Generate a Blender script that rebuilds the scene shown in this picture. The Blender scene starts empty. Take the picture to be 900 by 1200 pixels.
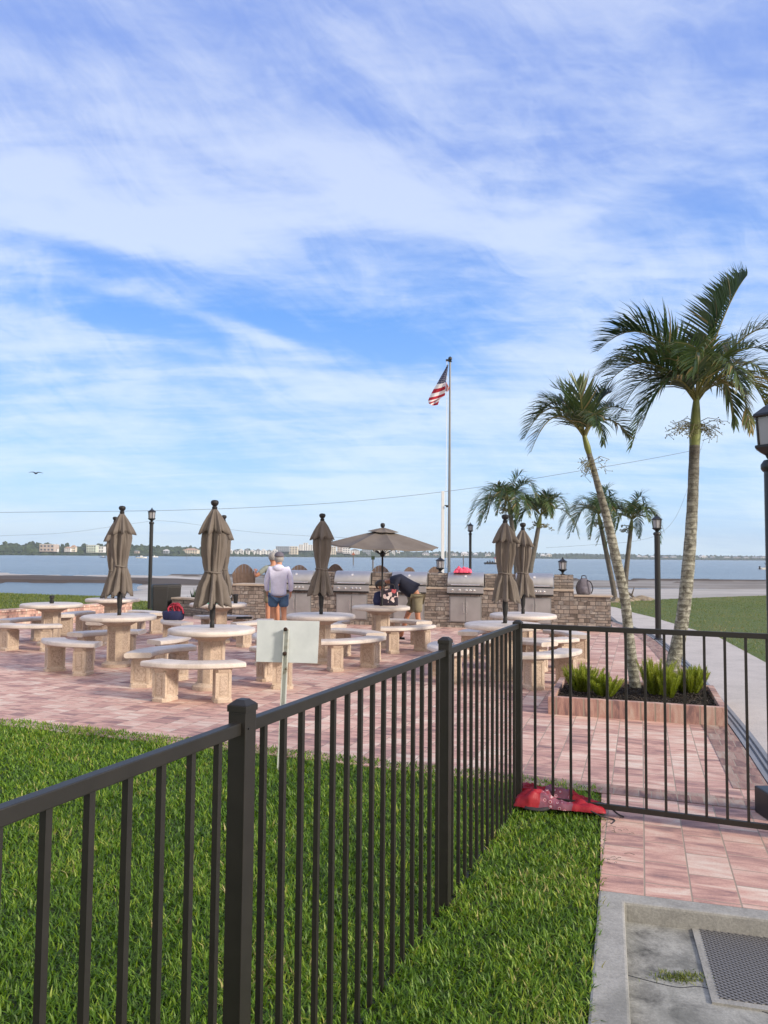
import bpy, bmesh, math, random
import numpy as np
from mathutils import Vector, Matrix, Euler, noise as mnoise
random.seed(7); rng = np.random.default_rng(7)
PI = math.pi
sc = bpy.context.scene
COL = sc.collection
# ------------------------------------------------------------------ camera
H = 1.7; F = 900.0
cam_d = bpy.data.cameras.new('camera'); cam = bpy.data.objects.new('camera', cam_d); COL.objects.link(cam)
cam_d.sensor_fit = 'VERTICAL'; cam_d.sensor_height = 24; cam_d.lens = 24*F/1200
cam_d.clip_start = 0.05; cam_d.clip_end = 20000
RM = Matrix.Rotation(math.radians(90)+math.atan(52/F), 3, 'X') @ Matrix.Rotation(math.radians(0.5), 3, 'Z')
cam.matrix_world = Matrix.Translation((0, 0, H)) @ RM.to_4x4()
sc.camera = cam
def ray(px, py): return RM @ Vector(((px-450)/F, -(py-600)/F, -1))
def G(px, py, z=0.0):
    d = ray(px, py); t = (z-H)/d.z
    return Vector((0, 0, H)) + d*t
def R(px, py, Y):
    d = ray(px, py); return Vector((0, 0, H)) + d*(Y/d.y)
def hor(px): return 652 + .00873*(px-450)
def P(px, Y): p = G(px, hor(px)+F*H/Y); return Vector((p.x, p.y, 0))
# ------------------------------------------------------------------ materials
def lin(c): return tuple(((v/12.92) if v <= .04045 else ((v+.055)/1.055)**2.4) for v in c)
def hexc(r, g, b): return lin((r/255, g/255, b/255))+(1,)
class NT:
    def __init__(s, name):
        m = bpy.data.materials.new(name); m.use_nodes = True; s.m = m; s.t = m.node_tree
        s.b = s.t.nodes['Principled BSDF']; s.o = s.t.nodes['Material Output']
    def n(s, ty, **kw):
        nd = s.t.nodes.new(ty)
        for k, v in kw.items():
            if k.startswith('i_'):
                key = k[2:].replace('_', ' '); nd.inputs[int(key) if key.isdigit() else key].default_value = v
            else: setattr(nd, k, v)
        return nd
    def l(s, a, b): s.t.links.new(a, b)
    def ramp(s, fac, stops, interp='LINEAR'):
        r = s.n('ShaderNodeValToRGB'); r.color_ramp.interpolation = interp
        els = r.color_ramp.elements
        while len(els) < len(stops): els.new(.5)
        for e, (p, c) in zip(els, stops):
            e.position = p; e.color = c if len(c) == 4 else tuple(c)+(1,)
        s.l(fac, r.inputs[0]); return r.outputs[0]
    def mix(s, fac, a, b, mode='MIX'):
        x = s.n('ShaderNodeMix', data_type='RGBA', blend_type=mode)
        for sock, v in ((x.inputs[0], fac), (x.inputs[6], a), (x.inputs[7], b)):
            if hasattr(v, 'links') or isinstance(v, bpy.types.NodeSocket): s.l(v, sock)
            else: sock.default_value = v
        return x.outputs[2]
    def math(s, op, a, b=0.0, c=None):
        x = s.n('ShaderNodeMath', operation=op)
        for i, v in enumerate((a, b, c)):
            if v is None: continue
            if isinstance(v, bpy.types.NodeSocket): s.l(v, x.inputs[i])
            else: x.inputs[i].default_value = v
        return x.outputs[0]
    def coord(s, kind='Object', scale=(1,1,1), rot=(0,0,0)):
        c = s.n('ShaderNodeTexCoord'); m = s.n('ShaderNodeMapping')
        m.inputs['Scale'].default_value = scale; m.inputs['Rotation'].default_value = rot
        s.l(c.outputs[kind], m.inputs[0]); return m.outputs[0]
    def noise(s, vec, scale, detail=4, rough=.55, dist=0.0):
        x = s.n('ShaderNodeTexNoise'); x.inputs['Scale'].default_value = scale; x.inputs['Detail'].default_value = detail
        x.inputs['Roughness'].default_value = rough; x.inputs['Distortion'].default_value = dist
        s.l(vec, x.inputs['Vector']); return x.outputs[0]
    def bump(s, h, strength=.3, dist=.01):
        x = s.n('ShaderNodeBump'); x.inputs['Strength'].default_value = strength; x.inputs['Distance'].default_value = dist
        s.l(h, x.inputs['Height']); s.l(x.outputs[0], s.b.inputs['Normal']); return x
def mat(name, col, rough=.6, metal=0.0, var=.12, nscale=8.0, bump=0.0, bd=.005, bscale=60.0, coat=0.0):
    m = NT(name); v = m.coord()
    f = m.noise(v, nscale, 5, .6)
    c = tuple(col[:3])
    lo = tuple(max(0, x*(1-var)) for x in c)+(1,); hi = tuple(min(1, x*(1+var)) for x in c)+(1,)
    m.l(m.ramp(f, [(.3, lo), (.7, hi)]), m.b.inputs['Base Color'])
    m.b.inputs['Roughness'].default_value = rough; m.b.inputs['Metallic'].default_value = metal
    if coat: m.b.inputs['Coat Weight'].default_value = coat
    if bump: m.bump(m.noise(v, bscale, 4), bump, bd)
    return m.m
M = {}
M['fence'] = mat('fence_paint', (.015, .0138, .0115), .5, 0, .2, 12, .06, .002, 200)
M['black'] = mat('black_metal', (.012, .012, .013), .4, 0, .2, 10)
M['plastic_black'] = mat('black_plastic', (.009, .009, .010), .6, 0, .2, 10)
M['steel'] = mat('stainless', (.42, .42, .43), .45, .75, .1, 3)
M['steel_dark'] = mat('stainless_dark', (.30, .31, .32), .4, .8, .15, 3)
M['knob'] = mat('knob', (.75, .75, .76), .25, 1, .05, 3)
M['pole_grey'] = mat('pole_grey', (.20, .21, .22), .4, .5, .1, 2)
M['post_white'] = mat('post_white', (.62, .64, .66), .5, 0, .05, 2)
M['white'] = mat('white_paint', (.75, .75, .73), .5, 0, .06, 3)
M['skin'] = mat('skin', (.50, .25, .16), .5, 0, .12, 12)
M['skin_tan'] = mat('skin_tanned', (.42, .19, .11), .5, 0, .12, 12)
M['hair_grey'] = mat('hair_grey', (.30, .29, .28), .7, 0, .3, 60, .5, .003, 120)
M['hair_dark'] = mat('hair_dark', (.02, .012, .008), .6, 0, .3, 60, .5, .003, 120)
M['cap_grey'] = mat('cap_cloth', (.12, .11, .14), .8, 0, .2, 30)
M['hoodie'] = mat('hoodie_cloth', (.68, .68, .86), .85, 0, .08, 9, .5, .015, 14)
M['denim'] = mat('blue_shorts', (.07, .14, .26), .85, 0, .15, 20, .4, .01, 16)
M['navy'] = mat('navy_cloth', (.008, .011, .03), .85, 0, .2, 10, .5, .015, 12)
M['khaki'] = mat('khaki_cloth', (.20, .18, .12), .85, 0, .12, 12, .5, .012, 14)
M['shirt_green'] = mat('grey_green_shirt', (.24, .27, .24), .85, 0, .12, 12, .4, .01, 14)
M['sandal'] = mat('sandal', (.16, .03, .03), .6)
M['shoe'] = mat('shoe_dark', (.02, .02, .025), .6)
M['adirondack'] = mat('slat_plastic', (.15, .105, .085), .6, 0, .18, 14)
M['adirondack_grey'] = mat('slat_plastic_grey', (.17, .16, .15), .6, 0, .18, 14)
M['rock'] = mat('rock', (.24, .20, .15), .9, 0, .4, 3, .8, .05, 8)
M['wood'] = mat('driftwood', (.14, .12, .10), .9, 0, .3, 6)
M['wire'] = mat('wire', (.16, .19, .24), .6)
M['pink_cloth'] = mat('pink_cloth', (.80, .10, .18), .8, 0, .15, 10, .4, .01, 30)
M['pack_grey'] = mat('pack_grey', (.14, .13, .16), .8, 0, .2, 12, .4, .006, 50)
M['pack_dark'] = mat('pack_dark', (.03, .028, .035), .8)
M['blue_cloth'] = mat('blue_bag', (.015, .02, .075), .8, 0, .2, 12)
M['red_rope'] = mat('red_rope', (.42, .03, .06), .7, 0, .2, 12)
M['bottle_green'] = mat('bottle_green', (.05, .42, .25), .3)
M['bottle_blue'] = mat('pale_blue', (.45, .65, .68), .4)
M['trunk_far'] = mat('palm_trunk_far', (.115, .105, .09), .9, 0, .3, 9)
M['crownshaft'] = mat('crownshaft', (.17, .20, .055), .45, 0, .25, 6)
M['berries'] = mat('seed_stalk', (.20, .19, .10), .8, 0, .3, 20)
M['channel'] = mat('drain_channel', (.21, .22, .235), .6, .1, .15, 5)
M['slot'] = mat('drain_slot', (.03, .035, .045), .7)
M['cap_stone'] = mat('cap_stone', (.43, .36, .29), .85, 0, .15, 6, .4, .006, 50)
M['lens'] = NT('lantern_glass').m
_b = M['lens'].node_tree.nodes['Principled BSDF']; _b.inputs['Base Color'].default_value = (.42, .42, .45, 1)
_b.inputs['Roughness'].default_value = .25; _b.inputs['Transmission Weight'].default_value = .25; _b.inputs['Alpha'].default_value = 1

def m_concrete_furniture():
    m = NT('cast_concrete'); v = m.coord()
    oi = m.n('ShaderNodeObjectInfo'); va = m.n('ShaderNodeVectorMath', operation='MULTIPLY_ADD'); m.l(oi.outputs['Random'], va.inputs[0]); va.inputs[1].default_value = (31, 17, 9); m.l(v, va.inputs[2]); v = va.outputs[0]
    f = m.noise(v, 5, 8, .65); g = m.noise(v, 55, 5, .6)
    c = m.ramp(f, [(.25, (.36, .275, .21, 1)), (.5, (.48, .375, .295, 1)), (.75, (.57, .47, .39, 1))])
    c = m.mix(.35, c, m.ramp(g, [(.3, (.30, .23, .16, 1)), (.65, (.72, .62, .50, 1))]))
    stn = m.noise(v, 2.6, 7, .7, .8); c = m.mix(m.ramp(stn, [(.52, (0,0,0)), (.68, (.3,.3,.3))]), c, (.22, .175, .135, 1))
    m.l(c, m.b.inputs['Base Color']); m.b.inputs['Roughness'].default_value = .72
    m.bump(g, .35, .004); return m.m
M['cast'] = m_concrete_furniture()
def m_concrete_top():
    m = NT('cast_concrete_top'); v = m.coord()
    oi = m.n('ShaderNodeObjectInfo'); va = m.n('ShaderNodeVectorMath', operation='MULTIPLY_ADD'); m.l(oi.outputs['Random'], va.inputs[0]); va.inputs[1].default_value = (31, 17, 9); m.l(v, va.inputs[2]); v = va.outputs[0]
    f = m.noise(v, 4, 8, .65); g = m.noise(v, 70, 5, .6)
    c = m.ramp(f, [(.25, (.46, .40, .36, 1)), (.5, (.60, .54, .49, 1)), (.75, (.68, .63, .59, 1))])
    c = m.mix(.2, c, m.ramp(g, [(.3, (.40, .34, .28, 1)), (.65, (.75, .70, .64, 1))]))
    stn = m.noise(v, 2.1, 7, .7, 1.0); c = m.mix(m.ramp(stn, [(.50, (0,0,0)), (.68, (.45,.45,.45))]), c, (.30, .26, .22, 1))
    m.l(c, m.b.inputs['Base Color']); m.b.inputs['Roughness'].default_value = .5
    m.bump(g, .2, .002); return m.m
M['cast_top'] = m_concrete_top()
def m_relief():
    m = NT('cast_relief'); v = m.coord()
    w = m.n('ShaderNodeTexVoronoi'); w.inputs['Scale'].default_value = 22; m.l(v, w.inputs['Vector'])
    f = m.noise(v, 17, 2, .45, 3.0)
    c = m.ramp(f, [(.36, (.33, .255, .20, 1)), (.58, (.50, .40, .32, 1))])
    m.l(c, m.b.inputs['Base Color']); m.b.inputs['Roughness'].default_value = .8
    m.bump(f, .5, .012); return m.m
M['relief'] = m_relief()
PAV = math.radians(18.5)
def m_paver(name, rot, tint=1.0, bw=.31, rh=.225, scale=1.0, dark=0.0, vert=False, joint=.0045):
    m = NT(name); v = m.coord('Object', (1,1,1), (0, 0, rot))
    if vert:
        sp_v = m.n('ShaderNodeSeparateXYZ'); m.l(v, sp_v.inputs[0]); cv = m.n('ShaderNodeCombineXYZ')
        m.l(m.math('ADD', sp_v.outputs[0], sp_v.outputs[1]), cv.inputs[0]); m.l(m.math('ADD', sp_v.outputs[2], .1), cv.inputs[1]); v = cv.outputs[0]
    bk = m.n('ShaderNodeTexBrick'); bk.offset = .37; bk.offset_frequency = 2; bk.squash = .72; bk.squash_frequency = 3
    bk.inputs['Color1'].default_value = (0,0,0,1); bk.inputs['Color2'].default_value = (1,1,1,1); bk.inputs['Mortar'].default_value = (.5,.5,.5,1)
    bk.inputs['Scale'].default_value = 1; bk.inputs['Mortar Size'].default_value = joint; bk.inputs['Mortar Smooth'].default_value = .3
    bk.inputs['Brick Width'].default_value = bw; bk.inputs['Row Height'].default_value = rh
    m.l(v, bk.inputs['Vector'])
    # streaks inside each paver; offset noise by the paver's own value so that no streak crosses a joint
    off = m.n('ShaderNodeVectorMath', operation='MULTIPLY_ADD'); m.l(bk.outputs['Color'], off.inputs[0]); off.inputs[1].default_value = (37, 53, 11); m.l(v, off.inputs[2])
    st = m.n('ShaderNodeMapping'); st.inputs['Scale'].default_value = (9, 2.2, 1); m.l(off.outputs[0], st.inputs[0])
    s1 = m.noise(st.outputs[0], 1.3, 6, .62, .6)
    r = m.math('ADD', m.math('MULTIPLY', bk.outputs['Color'], .30), m.math('SUBTRACT', m.math('MULTIPLY', s1, 1.25), .27))
    t = tint; d = 1-dark
    stops = [(.24, (.19*t*d, .12*t*d, .12*t*d)), (.36, (.34*t*d, .20*t*d, .175*t*d)), (.50, (.51*t*d, .315*t*d, .26*t*d)), (.62, (.57*t*d, .41*t*d, .34*t*d)), (.78, (.64*t*d, .56*t*d, .48*t*d))]
    c = m.ramp(r, stops)
    big = m.noise(m.coord(), .7, 4, .6)
    c = m.mix(m.ramp(big, [(.35, (0,0,0)), (.7, (.4,.4,.4))]), c, (.33*t*d, .22*t*d, .20*t*d, 1))
    fine = m.noise(m.coord(), 140, 3, .6)
    c = m.mix(.25, c, m.ramp(fine, [(.3, (.25, .2, .18)), (.7, (.8, .75, .7))]), 'OVERLAY')
    c = m.mix(bk.outputs['Fac'], c, (.30, .25, .20, 1))
    m.l(c, m.b.inputs['Base Color']); m.b.inputs['Roughness'].default_value = .8
    h = m.math('ADD', m.math('MULTIPLY', bk.outputs['Fac'], -1.0), m.math('MULTIPLY', fine, .25))
    m.bump(h, .6, .004); return m.m
M['paver'] = m_paver('pavers', -(PI/2-PAV), 1.12)
M['paver_border'] = m_paver('paver_border', PAV, .95, .12, .24, dark=.35)
M['planter_brick'] = m_paver('planter_brick', 0, .92, .2, .6, vert=True, joint=.009)
def m_lawn(name, a, b, c3):
    m = NT(name); v = m.coord()
    f = m.noise(v, .9, 6, .7); g = m.noise(v, 40, 5, .7)
    c = m.ramp(f, [(.3, a), (.5, b), (.72, c3)])
    c = m.mix(.5, c, m.ramp(g, [(.3, (.015, .03, .008)), (.7, (.12, .17, .05))]))
    m.l(c, m.b.inputs['Base Color']); m.b.inputs['Roughness'].default_value = .95
    m.bump(g, .8, .03); return m.m
M['soil'] = m_lawn('lawn_soil', (.02, .035, .01), (.03, .05, .014), (.04, .06, .02))
M['lawn_far'] = m_lawn('lawn_far', (.075, .125, .02), (.10, .155, .028), (.19, .17, .06))
def m_blade(name, stops, rough=.5, trl=.3):
    m = NT(name)
    a = m.n('ShaderNodeAttribute', attribute_name='tint')
    c = m.ramp(a.outputs['Fac'], stops)
    m.l(c, m.b.inputs['Base Color']); m.b.inputs['Roughness'].default_value = rough
    tr = m.n('ShaderNodeBsdfTranslucent'); m.l(c, tr.inputs['Color'])
    mx = m.n('ShaderNodeMixShader'); mx.inputs[0].default_value = trl
    m.l(m.b.outputs[0], mx.inputs[1]); m.l(tr.outputs[0], mx.inputs[2]); m.l(mx.outputs[0], m.o.inputs[0])
    return m.m
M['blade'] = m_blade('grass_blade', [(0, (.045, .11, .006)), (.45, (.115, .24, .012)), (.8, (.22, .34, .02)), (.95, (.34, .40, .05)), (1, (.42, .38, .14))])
M['blade_far'] = m_blade('grass_blade_far', [(0, (.08, .13, .015)), (.5, (.15, .20, .025)), (.8, (.22, .23, .05)), (1, (.32, .25, .11))])
M['palm_leaf'] = m_blade('palm_leaf', [(0, (.028, .055, .016)), (.5, (.055, .10, .026)), (.75, (.11, .15, .038)), (.92, (.22, .20, .06)), (1, (.30, .22, .11))], .4)
M['fern'] = m_blade('fern_leaf', [(0, (.16, .22, .015)), (.5, (.34, .42, .03)), (1, (.60, .60, .13))], .6, .5)
M['agave'] = m_blade('agave_leaf', [(0, (.02, .05, .02)), (1, (.06, .10, .05))], .5)
def m_concrete(name, base, var=.2, sc_=2.0, stain=True):
    m = NT(name); v = m.coord()
    f = m.noise(v, sc_, 8, .7, .4); g = m.noise(v, 90, 4, .6)
    b = base
    c = m.ramp(f, [(.28, tuple(x*(1-var*1.6) for x in b)), (.5, b), (.72, tuple(min(1, x*(1+var)) for x in b))])
    c = m.mix(.22, c, m.ramp(g, [(.3, (.1,.1,.1)), (.7, (.85,.85,.83))]), 'OVERLAY')
    if stain:
        h = m.noise(v, 1.1, 5, .6, 1.2)
        c = m.mix(m.ramp(h, [(.55, (0,0,0)), (.66, (.45,.45,.45))]), c, (b[0]*.45, b[1]*.47, b[2]*.45, 1))
    m.l(c, m.b.inputs['Base Color']); m.b.inputs['Roughness'].default_value = .82
    m.bump(m.math('ADD', g, m.math('MULTIPLY', f, 2)), .35, .004); return m.m
M['path'] = m_concrete('path_concrete', (.46, .43, .40), .12, 1.5, False)
M['kerb'] = m_concrete('kerb_concrete', (.30, .30, .28), .25, 4)
M['pit'] = m_concrete('pit_concrete', (.27, .275, .255), .55, 5.5)
def m_ledge():
    m = NT('ledgestone'); c0 = m.n('ShaderNodeTexCoord'); sp = m.n('ShaderNodeSeparateXYZ'); m.l(c0.outputs['Object'], sp.inputs[0])
    cb = m.n('ShaderNodeCombineXYZ'); m.l(m.math('ADD', sp.outputs[0], sp.outputs[1]), cb.inputs[0]); m.l(sp.outputs[2], cb.inputs[1])
    def bk(w, h, o):
        b = m.n('ShaderNodeTexBrick'); b.offset = o; b.squash = .6; b.squash_frequency = 2
        b.inputs['Color1'].default_value = (0,0,0,1); b.inputs['Color2'].default_value = (1,1,1,1); b.inputs['Mortar'].default_value = (.1,.1,.1,1)
        b.inputs['Scale'].default_value = 1; b.inputs['Mortar Size'].default_value = .006; b.inputs['Brick Width'].default_value = w; b.inputs['Row Height'].default_value = h
        m.l(cb.outputs[0], b.inputs['Vector']); return b
    b = bk(.21, .10, .43); b2 = bk(.31, .066, .31); zn = m.n('ShaderNodeTexVoronoi'); zn.inputs['Scale'].default_value = 3.2; m.l(cb.outputs[0], zn.inputs['Vector'])
    zf = m.math('GREATER_THAN', m.n('ShaderNodeSeparateColor').outputs[0], .5)
    spc = [q for q in m.t.nodes if q.bl_idname == 'ShaderNodeSeparateColor'][0]; m.l(zn.outputs['Color'], spc.inputs[0])
    bcol = m.mix(zf, b.outputs['Color'], b2.outputs['Color']); bfac = m.mix(zf, b.outputs['Fac'], b2.outputs['Fac'])
    f = m.noise(c0.outputs['Object'], 7, 5, .6)
    r = m.math('ADD', m.math('MULTIPLY', bcol, .62), m.math('SUBTRACT', m.math('MULTIPLY', f, .9), .2))
    c = m.ramp(r, [(.08, (.075, .062, .055)), (.28, (.15, .125, .11)), (.45, (.24, .20, .175)), (.62, (.33, .285, .25)), (.75, (.19, .175, .17)), (.92, (.42, .38, .34))])
    c = m.mix(bfac, c, (.07, .06, .055, 1))
    m.l(c, m.b.inputs['Base Color']); m.b.inputs['Roughness'].default_value = .85
    m.bump(m.math('ADD', m.math('MULTIPLY', bfac, -1.5), m.math('ADD', bcol, f)), .8, .015); return m.m
M['ledge'] = m_ledge()
def m_trunk():
    m = NT('palm_trunk'); v = m.coord()
    f = m.noise(v, 14, 6, .75, .5)
    sp = m.n('ShaderNodeSeparateXYZ'); m.l(v, sp.inputs[0])
    rings = m.math('SINE', m.math('ADD', m.math('MULTIPLY', sp.outputs[2], 95), m.math('MULTIPLY', m.noise(v, 3, 2), 9)))
    c = m.ramp(f, [(.30, (.035, .032, .025)), (.42, (.12, .115, .09)), (.52, (.27, .27, .22)), (.66, (.42, .42, .37))])
    c = m.mix(m.math('MULTIPLY', m.math('GREATER_THAN', rings, .7), .55), c, (.09, .08, .065, 1))
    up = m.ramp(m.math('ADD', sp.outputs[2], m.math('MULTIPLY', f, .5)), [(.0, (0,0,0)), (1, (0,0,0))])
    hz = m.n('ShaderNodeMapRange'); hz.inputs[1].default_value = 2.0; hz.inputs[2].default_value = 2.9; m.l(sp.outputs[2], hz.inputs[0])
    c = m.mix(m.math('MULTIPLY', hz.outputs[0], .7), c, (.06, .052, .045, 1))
    m.l(c, m.b.inputs['Base Color']); m.b.inputs['Roughness'].default_value = .9
    m.bump(m.math('ADD', f, m.math('MULTIPLY', rings, .12)), .8, .02); return m.m
M['trunk'] = m_trunk()
def m_umb():
    m = NT('umbrella_canvas'); v = m.coord()
    f = m.noise(v, 3, 5, .6); g = m.noise(v, 300, 2)
    c = m.ramp(f, [(.3, (.155, .132, .115)), (.7, (.215, .188, .165))])
    m.l(c, m.b.inputs['Base Color']); m.b.inputs['Roughness'].default_value = .9
    m.bump(g, .3, .001)
    tr = m.n('ShaderNodeBsdfTranslucent'); m.l(c, tr.inputs['Color'])
    mx = m.n('ShaderNodeMixShader'); mx.inputs[0].default_value = .2
    m.l(m.b.outputs[0], mx.inputs[1]); m.l(tr.outputs[0], mx.inputs[2]); m.l(mx.outputs[0], m.o.inputs[0]); return m.m
M['canvas'] = m_umb()
def m_mulch():
    m = NT('mulch'); v = m.coord('Object', (1, 1, 1))
    w = m.n('ShaderNodeTexVoronoi'); w.inputs['Scale'].default_value = 35; m.l(v, w.inputs['Vector'])
    c = m.ramp(w.outputs['Color'], [(.2, (.010, .008, .006)), (.6, (.035, .026, .02)), (.95, (.09, .075, .06))])
    m.l(c, m.b.inputs['Base Color']); m.b.inputs['Roughness'].default_value = .95
    m.bump(w.outputs['Distance'], 1, .03); return m.m
M['mulch'] = m_mulch()
def m_water():
    m = NT('bay_water'); v = m.coord('Object', (.35, 1.3, 1))
    f = m.noise(v, 1.1, 6, .65, .3); g = m.noise(m.coord('Object', (.012, .09, 1)), 1.0, 4, .6)
    c = m.ramp(g, [(.35, (.06, .085, .10)), (.55, (.09, .12, .14)), (.7, (.14, .175, .19))])
    m.l(c, m.b.inputs['Base Color']); m.b.inputs['Roughness'].default_value = .22
    m.b.inputs['IOR'].default_value = 1.33
    m.bump(f, 1.0, .16); return m.m
M['water'] = m_water()
def m_shore():
    m = NT('shore'); v = m.coord('Object', (.25, 1, 1))
    a = m.n('ShaderNodeAttribute', attribute_name='tint')
    f = m.noise(v, 1.2, 8, .7); 
    c = m.ramp(a.outputs['Fac'], [(0, (.060, .043, .032)), (.3, (.10, .08, .06)), (.55, (.25, .235, .215)), (.8, (.39, .375, .355)), (1, (.50, .49, .465))])
    c = m.mix(.5, c, m.ramp(f, [(.35, (.28,.27,.25)), (.6, (.6,.59,.57))]), 'OVERLAY')
    m.l(c, m.b.inputs['Base Color']); m.b.inputs['Roughness'].default_value = .9
    m.bump(f, .5, .05); return m.m
M['shore'] = m_shore()
def m_foliage_far():
    m = NT('far_foliage'); v = m.coord()
    f = m.noise(v, .12, 6, .7)
    c = m.ramp(f, [(.35, (.012, .026, .012)), (.5, (.028, .05, .02)), (.65, (.06, .085, .034))])
    m.l(c, m.b.inputs['Base Color']); m.b.inputs['Roughness'].default_value = .95; return m.m
M['far_foliage'] = m_foliage_far()
for nm, c in (('wall_white', (.72,.72,.70)), ('wall_cream', (.66,.60,.48)), ('wall_beige', (.50,.42,.36)), ('wall_green', (.55,.62,.52)), ('wall_grey', (.30,.33,.36)),
              ('roof_tan', (.42,.27,.18)), ('roof_grey', (.22,.22,.23)), ('roof_red', (.36,.15,.10)), ('roof_white', (.68,.68,.68)), ('pane', (.06,.08,.11))):
    M[nm] = mat(nm, c, .7, 0, .08, .3)
def m_mesh_grate():
    m = NT('grate_steel'); m.b.inputs['Base Color'].default_value = (.20, .20, .20, 1); m.b.inputs['Metallic'].default_value = .3; m.b.inputs['Roughness'].default_value = .55; return m.m
M['grate'] = m_mesh_grate()
def m_sign():
    m = NT('sign_back'); v = m.coord(); f = m.noise(v, 9, 5, .6)
    m.l(m.ramp(f, [(.3, (.52, .57, .60)), (.7, (.60, .65, .68))]), m.b.inputs['Base Color']); m.b.inputs['Roughness'].default_value = .45; return m.m
M['sign'] = m_sign()
def m_rusty():
    m = NT('rusty_white_post'); v = m.coord(); f = m.noise(v, 11, 6, .7)
    m.l(m.ramp(f, [(.5, (.55, .58, .56)), (.62, (.42, .42, .36)), (.70, (.10, .05, .03))]), m.b.inputs['Base Color']); m.b.inputs['Roughness'].default_value = .6; return m.m
M['rusty'] = m_rusty()
M['rust'] = mat('rust', (.03, .015, .01), .9, 0, .5, 40)
def m_paisley():
    m = NT('red_printed_cloth'); v = m.coord()
    w = m.n('ShaderNodeTexVoronoi'); w.inputs['Scale'].default_value = 26; m.l(v, w.inputs['Vector'])
    ring = m.ramp(w.outputs['Distance'], [(0, (.22, .008, .02)), (.16, (.30, .01, .025)), (.2, (.45, .33, .38)), (.27, (.45, .33, .38)), (.31, (.26, .03, .06)), (.5, (.20, .07, .11))])
    f = m.noise(v, 4.2, 2, .5)
    sp = m.n('ShaderNodeSeparateXYZ'); m.l(v, sp.inputs[0])
    zx = m.math('MULTIPLY', m.math('SUBTRACT', sp.outputs[0], -.02), 6.5); zone = m.math('ADD', m.math('MULTIPLY', m.math('SUBTRACT', f, .5), 1.1), m.math('EXPONENT', m.math('MULTIPLY', m.math('MULTIPLY', zx, zx), -1.0)))
    c = m.mix(m.ramp(zone, [(.66, (0,0,0)), (.69, (1,1,1))]), (.30, .004, .016, 1), ring)
    m.l(c, m.b.inputs['Base Color']); m.b.inputs['Roughness'].default_value = .6
    m.bump(m.noise(v, 14, 3), .5, .02); return m.m
M['paisley'] = m_paisley()
def m_floral():
    m = NT('floral_cloth'); v = m.coord()
    w = m.n('ShaderNodeTexVoronoi'); w.inputs['Scale'].default_value = 17; m.l(v, w.inputs['Vector'])
    c = m.ramp(w.outputs['Color'], [(.3, (.02, .015, .03)), (.42, (.02, .015, .03)), (.46, (.65, .5, .5)), (.6, (.7, .62, .62)), (.65, (.45, .08, .10)), (.75, (.02, .015, .03))], 'CONSTANT')
    m.l(c, m.b.inputs['Base Color']); m.b.inputs['Roughness'].default_value = .8; return m.m
M['floral'] = m_floral()
def m_flag():
    m = NT('flag_cloth'); u = m.n('ShaderNodeUVMap'); sp = m.n('ShaderNodeSeparateXYZ'); m.l(u.outputs[0], sp.inputs[0])
    s = m.math('MODULO', m.math('FLOOR', m.math('ADD', m.math('MULTIPLY', sp.outputs[1], 13), 14)), 2)   # 0 -> red
    c = m.mix(s, (.42, .012, .03, 1), (.80, .78, .78, 1))
    inx = m.math('LESS_THAN', sp.outputs[0], .4); iny = m.math('GREATER_THAN', sp.outputs[1], 6/13)
    can = m.math('MULTIPLY', inx, iny)
    # five-pointed stars in staggered rows (6/5)
    a = m.math('MULTIPLY', sp.outputs[0], 1/.4*6); b = m.math('MULTIPLY', m.math('SUBTRACT', sp.outputs[1], 6/13), 13/7*4.5)
    def dots(ox, oy):
        fx = m.math('SUBTRACT', m.math('FRACT', m.math('ADD', a, ox)), .5); fy = m.math('SUBTRACT', m.math('FRACT', m.math('ADD', b, oy)), .5)
        r = m.math('SQRT', m.math('ADD', m.math('MULTIPLY', fx, fx), m.math('MULTIPLY', fy, fy)))
        th = m.math('ARCTAN2', fx, fy)
        lim = m.math('ADD', .15, m.math('MULTIPLY', m.math('COSINE', m.math('MULTIPLY', th, 5)), .09))
        return m.math('LESS_THAN', r, lim)
    st = m.math('MAXIMUM', dots(0, 0), dots(.5, .5))
    cc = m.mix(st, (.008, .012, .07, 1), (.6, .6, .65, 1))
    c = m.mix(can, c, cc)
    m.l(c, m.b.inputs['Base Color']); m.b.inputs['Roughness'].default_value = .8
    tr = m.n('ShaderNodeBsdfTranslucent'); m.l(c, tr.inputs['Color'])
    mx = m.n('ShaderNodeMixShader'); mx.inputs[0].default_value = .35
    m.l(m.b.outputs[0], mx.inputs[1]); m.l(tr.outputs[0], mx.inputs[2]); m.l(mx.outputs[0], m.o.inputs[0]); return m.m
M['flag'] = m_flag()

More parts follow.
